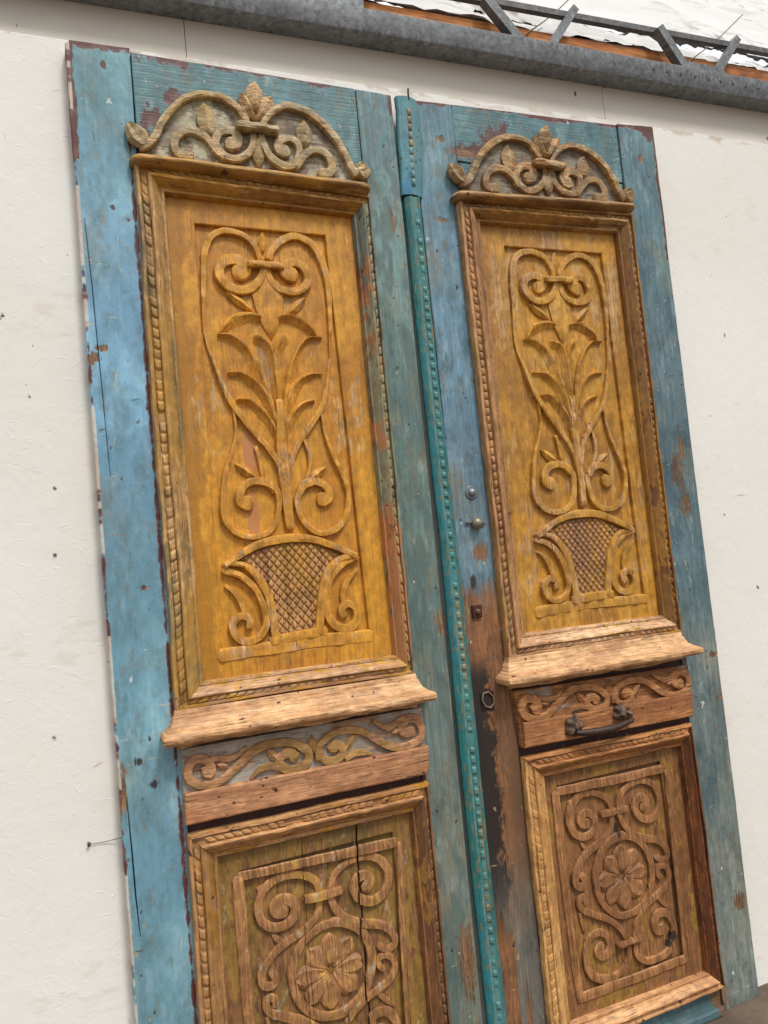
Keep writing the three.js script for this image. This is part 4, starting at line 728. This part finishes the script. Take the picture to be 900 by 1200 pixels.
    const m = std({ map: panelTex(-0.47 + side * 0.73, 1.05, -0.24 + side * 0.75, 1.22, (x, y, c) => wood(c, y, x, cond(BROWN, { seed: 2 + side, cov: 0.3, paint: [172, 128, 58], light: side ? [180, 134, 90] : [192, 146, 92], dark: side ? [146, 104, 68] : [156, 112, 66], red: null }))), roughness: 0.6 });
    const g = fromGrid(rows); planar(g, [-0.47 + side * 0.73, 1.05, -0.24 + side * 0.75, 1.22], 'y'); mesh('basket_weave', g, m, up.panel);
  }
  carved(Q.sightD[side], Q.rectD[side], PANEL_DN[side], 1, conv(T.lower, toL('rectD')), 'lower');

  // pediment
  {
    const mp = toR('ped'), back = T.back.map((q) => mp(mm(q))), xs = back.map((p) => p[0]), ys = back.map((p) => p[1]);
    const box = [Math.min(...xs) - 0.03, 2.02, Math.max(...xs) + 0.03, 2.29];
    const greyWood = { light: [164, 152, 130], dark: [116, 104, 88], pore: [70, 58, 48], cov: 0.36, paint: side ? [134, 126, 112] : [184, 178, 150], paint2: side ? [110, 102, 88] : [146, 136, 116], seed: 2.2 + side };
    const fm = std({ map: panelTex(...box, (x, y, c) => { wood(c, x, y, greyWood); if (!side) mixc(c, [198, 200, 168], 0.7 * sst(0.55, 0.72, S(1, x * 3.3, y * 3.3) + (x < -0.42 ? 0.08 : -0.14))); mixc(c, [88, 72, 58], 0.5 * sst(0.62, 0.78, S(2, x * 5, y * 5))); }), roughness: 0.7, ...B1 });
    const oc = side ? cond(OC, { cov: 0.7, paint: [156, 120, 68], paint2: [132, 106, 72], light: [176, 132, 82] }) : cond(OC, { cov: 0.66, paint: [162, 134, 80], paint2: [148, 130, 94], light: [196, 164, 118], dark: [156, 120, 80] });
    const rm = std({ map: panelTex(...box, (x, y, c) => { wood(c, x, y, { ...oc, seed: 9.3 + side }); mixc(c, [206, 186, 144], 0.4 * sst(0.62, 0.76, S(2, x * 7, y * 7))); }), roughness: 0.6, vertexColors: true, ...B1 });
    const zb = 0.004, fin = (g) => planar(g, box, 'x');
    const pd = mesh('pediment', fin(board(back, -0.002, zb, 0.0015)), fm, leafG);
    conv(T.pediment, mp).forEach(({ k, w, p, h, seed }) => {
      const g = /leaf|bud/.test(k) ? leaf(p[0], p[1], w[0] * (k === 'palm_leaf' ? 1.2 : 1.05), h, zb, k === 'palm_leaf' ? 0.36 : 0.5, seed, k === 'end_leaf' ? 0 : 1) : ridge(p, w, h, k === 'clasp' ? zb + 0.004 : zb, seed);
      mesh(k, fin(g), rm, pd);
    });
    // half-round bar under it
    const y0 = side ? 2.052 : 2.052, y1 = side ? 2.0715 : 2.0445, xa = side ? 0.11 : -0.612, xb = side ? 0.637 : -0.108, rows = [], n = 60;
    const cap = [[-0.02, 0.2], [-0.014, 0.7], [-0.006, 0.92], [0, 1]];
    const st = [...cap.map(([d, k]) => [xa - 0.004 + 0.02 + d, k]), ...Array.from({ length: n - 1 }, (_, i) => [lerp(xa + 0.018, xb - 0.018, i / (n - 2)), 1]), ...cap.slice().reverse().map(([d, k]) => [xb + 0.004 - 0.02 - d, k])];
    for (const [x, k] of st) { const y = lerp(y0, y1, (x - xa) / (xb - xa)), row = []; for (let j = 0; j <= 12; j++) { const a = -0.15 + (j / 12) * (Math.PI + 0.3), rr = 1 + (S(2, x * 2.1, j * 0.05 + side) - 0.5) * 0.12; row.push([x, y + Math.cos(a) * 0.0145 * k * rr, -0.001 + Math.max(-0.001, Math.sin(a)) * 0.038 * (0.3 + 0.7 * k) * rr]); } rows.push(row); }
    const bg = planar(fromGrid(rows), [xa - 0.02, 2.03, xb + 0.02, 2.09], 'x');
    mesh('half_round_bar', bg, stripMat(0.54, 0.06, { ...cond(OC, { cov: 0.75, paint: side ? [150, 108, 46] : [168, 124, 52], paint2: side ? [122, 86, 44] : [146, 108, 54] }), seed: 12 + side }, 14), leafG);
  }
  // sill between the panels: cove and nose, returned at both ends
  {
    const x0 = side ? 0.124 : -0.609, x1 = side ? 0.626 : -0.111, ya = 0.973, yb = side ? 0.971 : 0.972, pr = [[0.002, -0.002, 0], [0.002, 0.019, 0.001], [-0.001, 0.0205, 0.002], [-0.009, 0.0205, 0.003], [-0.0105, 0.0235, 0.005], [-0.018, 0.0255, 0.007], [-0.025, 0.0305, 0.010], [-0.031, 0.039, 0.015], [-0.035, 0.049, 0.021], [-0.0365, 0.0545, 0.024], [-0.041, 0.0585, 0.026], [-0.048, 0.058, 0.026], [-0.0535, 0.0535, 0.024], [-0.0555, 0.047, 0.02], [-0.0562, 0.030, 0.01], [-0.0575, 0.028, 0.008], [-0.062, 0.014, 0.003], [-0.068, 0.012, 0.002], [-0.068, -0.002, 0]];
    let arc = [0]; for (let i = 1; i < pr.length; i++) arc.push(arc[i - 1] + Math.hypot(pr[i][0] - pr[i - 1][0], pr[i][1] - pr[i - 1][1]));
    const rows = [], n = 46, tot = arc[arc.length - 1], ox = 1.15;
    const P3 = (s, m, zk = 1, k = 1) => { const [dy, z, out] = pr[m], wv = 1 + (S(1, s * 0.9 + side * 0.3, m * 0.03) - 0.5) * 0.1; return [lerp(x0 - out * ox, x1 + out * ox, s), lerp(ya, yb, s) + dy * wv, z * zk * (0.97 + 0.06 * S(2, s * 1.3, m * 0.06 + side)), s, arc[m] / tot]; };
    rows.push(pr.map((_, m) => { const p = P3(0, m); p[2] = -0.002; p[0] += 0.001; return p; }));
    rows.push(pr.map((_, m) => { const p = P3(0, m); p[2] *= 0.93; return p; }));
    for (let i = 0; i <= n; i++) rows.push(pr.map((_, m) => P3(0.003 + 0.994 * i / n, m)));
    rows.push(pr.map((_, m) => { const p = P3(1, m); p[2] *= 0.93; return p; }));
    rows.push(pr.map((_, m) => { const p = P3(1, m); p[2] = -0.002; p[0] -= 0.001; return p; }));
    const g = crease(fromGrid(rows), 0.7), u = g.attributes.uv, u2 = new Float32Array(u.count * 2); for (let i = 0; i < u.count; i++) { u2[2 * i] = u.getX(i); u2[2 * i + 1] = u.getY(i) * tot * 2; } g.setAttribute('uv1', new THREE.BufferAttribute(u2, 2));
    const o = mesh('sill', g, stripMat(0.55, tot, { ...RAW, light: [224, 184, 136], dark: [190, 142, 96], seed: 20 + side * 3, local: (a, v, c) => mixc(c, [112, 72, 44], 0.55 * sst(0.6, 0.75, S(2, a * 1.4 + side * 0.2, v * 0.8)) * sst(0.6, 0.75, v)) }, 30), leafG);
    o.userData.label = 'moulded sill of bare pale wood';
  }
  // carved frieze board with a plain lower edge
  {
    const F = Q.fri[side], map = toR('fri'), box = [F[3][0] - 0.02, 0.74, F[1][0] + 0.02, 0.92];
    const base = side ? cond(BROWN, { light: [176, 122, 72], dark: [128, 82, 48], grime: 0.4, cov: 0.12, paint: [150, 138, 120], seed: 3.8 }) : { light: [178, 148, 120], dark: [142, 110, 84], pore: [70, 50, 40], cov: 0.6, paint: [166, 160, 150], paint2: [146, 132, 118], seed: 6.6 };
    const rid = side ? cond(BROWN, { light: [196, 142, 88], dark: [146, 96, 56], seed: 1.8 }) : cond(OC, { cov: 0.5, paint: [166, 128, 72], paint2: [152, 116, 70], light: [190, 142, 100], dark: [156, 110, 78], seed: 2.9 });
    const fm = std({ map: panelTex(...box, (x, y, c) => wood(c, x, y, base)), roughness: 0.7, ...B1 }), rm = std({ map: panelTex(...box, (x, y, c) => wood(c, x, y, rid)), roughness: 0.6, vertexColors: true, ...B1 });
    const fz = mesh('frieze', planar(board([F[3], F[2], F[1], F[0]], -0.004, 0.011, 0.002, [], 0.0008, 4), box, 'x'), fm, leafG);
    conv(T.frieze, map).forEach(({ k, w, p, h, seed }) => mesh(k, planar(k === 'leaf' ? leaf(p[0], p[1], w[0], h, 0.011, 0.5, seed) : ridge(p, w, h, 0.011, seed), box, 'x'), rm, fz));
    const yl = side ? [0.829, 0.8225] : [0.8215, 0.8205], pl = board([[F[3][0], F[3][1]], [F[2][0], F[2][1]], [F[2][0] + 0.006, yl[1]], [F[3][0] + 0.002, yl[0]]], 0.0112, 0.022, 0.004, [], 0.0014, 7);
    planar(pl, box, 'x');
    mesh('plain_edge', pl, stripMat(0.54, 0.18, side ? { ...BROWN, light: [190, 132, 80], dark: [146, 92, 52], seed: 15.5 } : { ...RAW, light: [198, 146, 104], dark: [152, 104, 70], red: [170, 108, 74], grime: 0.35, seed: 16.2 }, 60), fz);
  }
  return leafG;
}
const leafL = buildLeaf(0), leafR = buildLeaf(1);

// centre strip: half-round with a row of beads, fixed to the left leaf
{
  const teal = { light: [150, 130, 92], dark: [112, 92, 62], paint: [32, 112, 116], paint2: [36, 120, 132], cov: 1.1, seed: 5.7 };
  const tealTop = { ...teal, paint: [22, 112, 152], paint2: [70, 130, 144], cov: 1.05, seed: 8.8, local: (u, v, c) => { mixc(c, [92, 134, 140], 0.75 * sst(0.42, 0.52, v + (S(1, u * 2, 0.3) - 0.5) * 0.12)); } };
  const strip = (name, yTop, yBot, xl, xr, prof, spec, seed) => {
    const rows = [], n = Math.round((yTop - yBot) / 0.03);
    let arc = [0]; for (let i = 1; i < prof.length; i++) arc.push(arc[i - 1] + Math.hypot((prof[i][0] - prof[i - 1][0]) * 0.05, prof[i][1] - prof[i - 1][1])); const tot = arc[arc.length - 1];
    for (let i = 0; i <= n; i++) { const s = i / n, y = lerp(yTop, yBot, s); rows.push(prof.map(([t, z], m) => [lerp(xl(s), xr(s), t) + (S(0, s * 1.9 + seed, 0.3) - 0.5) * 0.004, y, z + (S(1, s * 3 + seed, m * 0.04) - 0.5) * 0.0014, s, arc[m] / tot])); }
    rows.unshift(prof.map((q, m) => [rows[0][m][0], yTop, -0.004, 0, arc[m] / tot]));
    rows.push(prof.map((q, m) => [rows[rows.length - 1][m][0], yBot, -0.004, 1, arc[m] / tot]));
    const g = crease(fromGrid(rows), 0.5), u = g.attributes.uv, u2 = new Float32Array(u.count * 2); for (let i = 0; i < u.count; i++) { u2[2 * i] = u.getX(i) * (yTop - yBot) * 2; u2[2 * i + 1] = u.getY(i) * tot * 2; } g.setAttribute('uv1', new THREE.BufferAttribute(u2, 2));
    return mesh(name, g, stripMat(yTop - yBot, tot, spec, 20, 0.5), leafL);
  };
  const low = strip('meeting_strip', 2.042, 0.02, (s) => -0.0165 + 0.003 * Math.min(1, s * 4), (s) => lerp(0.024, 0.033, Math.min(1, s * 1.6)), [[0, -0.004], [0, 0.004], [0.06, 0.008], [0.2, 0.0125], [0.32, 0.0145], [0.38, 0.0135], [0.42, 0.0115], [0.7, 0.0115], [0.75, 0.0135], [0.84, 0.0125], [0.94, 0.007], [1, 0.002], [1, -0.004]], { ...teal, local: (u, v, c) => { mixc(c, [112, 138, 134], 0.55 * sst(0.3, 0.36, v) * sst(0.72, 0.66, v) * sst(0.25, 0.6, S(1, u * 3, 0.3))); mixc(c, [168, 158, 122], 0.7 * sst(0.018, 0.006, Math.abs(v - 0.37 + (S(1, u * 4, 0.2) - 0.5) * 0.03)) * sst(0.4, 0.55, S(2, u * 7, 0.5))); mixc(c, [150, 116, 74], 0.7 * sst(0.72, 0.8, S(2, u * 12, v * 2.5 + 0.3))); } }, 0.2);
  low.userData.label = 'teal beaded strip covering the joint of the leaves';
  const head = strip('strip_block', 2.283, 2.046, (s) => lerp(-0.013, -0.021, s), (s) => 0.043 - 0.010 * s + 0.004 * Math.sin(s * 3), [[0, -0.004], [0, 0.006], [0.05, 0.009], [0.3, 0.013], [0.42, 0.0135], [0.62, 0.012], [0.72, 0.01], [0.95, 0.004], [1, 0.001], [1, -0.004]], tealTop, 0.7);
  const hm = std({ map: stripTex(0.3, 0.03, { ...tealTop, cov: 0.5, paint: [104, 150, 160], paint2: [92, 132, 138] }, 4), roughness: 0.5 }), lm = std({ map: stripTex(0.3, 0.03, { ...teal, cov: 0.9, paint: [66, 124, 124], paint2: [36, 110, 114] }, 4), roughness: 0.5 });
  const pt = (x0, x1, y0, y1) => [[x0, y0], [x1, y1]];
  mesh('beading', planarCopy(beading([0.0075, 2.27], [-0.001, 2.052], [0.0205, 2.27], [0.012, 2.052], 0, 1, 0.0125, 0.0055, 0.0185, 1, 3), 0.3), hm, head);
  mesh('beading', planarCopy(beading([0.003, 2.036], [0.0055, 0.05], [0.0145, 2.036], [0.0175, 0.05], 0, 1, 0.0108, 0.0034, 0.0225, 2, 5), 2), lm, low);
}

// ------------------------------------------------------------------ ironwork
const rust = makeTex(128, 128, (u, v, c) => { setc(c, [108, 84, 66]); mixc(c, [128, 96, 70], sst(0.4, 0.7, S(1, u, v))); mixc(c, [62, 50, 44], sst(0.5, 0.75, S(2, u * 2, v * 2))); }, true, THREE.RepeatWrapping);
const iron = std({ map: rust, color: 0xffffff, roughness: 0.8, metalness: 0 }), oldBrass = std({ color: 0x85806c, roughness: 0.42, metalness: 0.55 });
const lathe = (pts) => new THREE.LatheGeometry(pts.map(([r, z]) => new THREE.Vector2(r, z)), 28).rotateX(Math.PI / 2);
{
  const bolt = new THREE.Group(); bolt.name = 'round_bolt'; bolt.position.set(0.083, 1.356, -0.003); leafR.add(bolt); bolt.userData.label = 'round metal bolt head on a washer';
  mesh('washer', lathe([[0, 0.003], [0.0145, 0.003], [0.0165, 0.0015], [0.0165, -0.001]]), std({ color: 0x727b80, roughness: 0.45, metalness: 0.5 }), bolt);
  mesh('bolt_head', lathe([[0, 0.011], [0.005, 0.0105], [0.0085, 0.007], [0.0095, 0.003], [0.0095, 0.001]]), std({ color: 0x8a9296, roughness: 0.4, metalness: 0.6 }), bolt);
  const knob = new THREE.Group(); knob.name = 'round_knob'; knob.position.set(0.0835, 1.284, -0.003); leafR.add(knob); knob.userData.label = 'small dull brass knob with a pin';
  mesh('knob_head', lathe([[0, 0.024], [0.006, 0.0235], [0.0115, 0.019], [0.0138, 0.013], [0.012, 0.007], [0.007, 0.003], [0.008, 0]]), oldBrass, knob);
  mesh('pin', new THREE.CylinderGeometry(0.0022, 0.0022, 0.05, 8).rotateZ(Math.PI / 2 - 0.1).translate(0, 0.001, 0.004), iron, knob);
  const esc = mesh('square_nut', board(quad(-0.012, -0.014, 0.012, 0.014), 0, 0.008, 0.002), std({ map: rust, color: 0xb08070, roughness: 0.8, metalness: 0.2 }), leafR); esc.position.set(0.064, 1.087, -0.004);
  mesh('bolt_head', lathe([[0, 0.006], [0.004, 0.0055], [0.006, 0.003], [0.006, 0]]), iron, esc).position.z = 0.008;
  const ring = new THREE.Group(); ring.name = 'keyhole_plate'; ring.position.set(0.069, 0.889, -0.003); leafR.add(ring);
  mesh('plate', board([[-0.016, -0.022], [0.016, -0.026], [0.018, 0.016], [0, 0.026], [-0.017, 0.018]], 0, 0.0025, 0.0008), std({ map: rust, color: 0x6a5a50, roughness: 0.7 }), ring);
  mesh('rim', new THREE.TorusGeometry(0.0145, 0.0019, 7, 7).scale(1, 1.3, 1).rotateZ(0.4).translate(0, 0, 0.005), std({ color: 0x7c6c5c, roughness: 0.6, metalness: 0.2 }), ring);
  // drawer-style handle: two lumpy plates and a bent bar
  const h = new THREE.Group(); h.name = 'pull_handle'; leafR.add(h); h.userData.label = 'dark forged iron pull handle on the frieze';
  const lump = (x, y, rx, ry, sd) => { const g = mergeVertices(new THREE.IcosahedronGeometry(1, 4).deleteAttribute('uv').deleteAttribute('normal')), p = g.attributes.position; for (let i = 0; i < p.count; i++) { const a = p.getX(i), b = p.getY(i), c = p.getZ(i), f = 1 + (S(2, a * 0.35 + sd, b * 0.35 + c * 0.2) - 0.5) * 0.55 + 0.14 * Math.cos(5 * Math.atan2(b, a) + sd); p.setXYZ(i, a * rx * f, b * ry * f, Math.max(-0.2, c) * 0.017 * f); } g.computeVertexNormals(); uvm(g, 8); const o = mesh('rose', g, iron, h); o.position.set(x, y, 0.023); };
  lump(0.272, 0.801, 0.021, 0.023, 0.3); lump(0.405, 0.81, 0.019, 0.018, 0.8);
  const rows = []; for (let i = 0; i <= 30; i++) { const s = i / 30, r = 0.0088 * (0.72 + 0.28 * Math.sin(Math.PI * Math.min(1, s * 1.15))) * (i === 0 || i === 30 ? 0.55 : 1) * (0.94 + 0.12 * S(1, s * 2, 0.3)), x = lerp(0.268, 0.434, s), y = 0.787 - 0.006 * Math.sin(Math.PI * s) + 0.004 * s, z = 0.038 + 0.008 * Math.sin(Math.PI * s); rows.push(Array.from({ length: 12 }, (_, k) => { const a = k / 12 * Math.PI * 2; return [x, y + Math.cos(a) * r, z + Math.sin(a) * r]; })); }
  mesh('bar', uvm(fromGrid(rows, true), 8), std({ map: rust, color: 0x8a8480, roughness: 0.55, metalness: 0.1 }), h);
  mesh('stub', uvm(new THREE.CylinderGeometry(0.006, 0.007, 0.026, 9).rotateX(0.5).translate(0.425, 0.798, 0.036), 8), iron, h);
}
{
  const o = mesh('bent_nail', new THREE.TubeGeometry(new THREE.CatmullRomCurve3([[0.0165, 2.275, 0.012], [0.0165, 2.292, 0.013], [0.018, 2.303, 0.012]].map((p) => new THREE.Vector3(...p))), 8, 0.0022, 7), std({ color: 0x2a2624, roughness: 0.7, metalness: 0.4 }));
  tag(o, 'bent dark nail standing up on top of the teal centre strip', 'nail');
  const s = mesh('splinter', leaf([-0.4, 0], [-0.392, -0.03], 0.006, 0.003, 0, 0.3, 2), std({ color: 0x2b2723, roughness: 0.9 })); s.position.set(0.243, 2.476, -0.05);
  tag(s, 'small dark torn scrap hanging under the steel girder above the left leaf', 'scrap');
}
renderer.render(scene, camera);
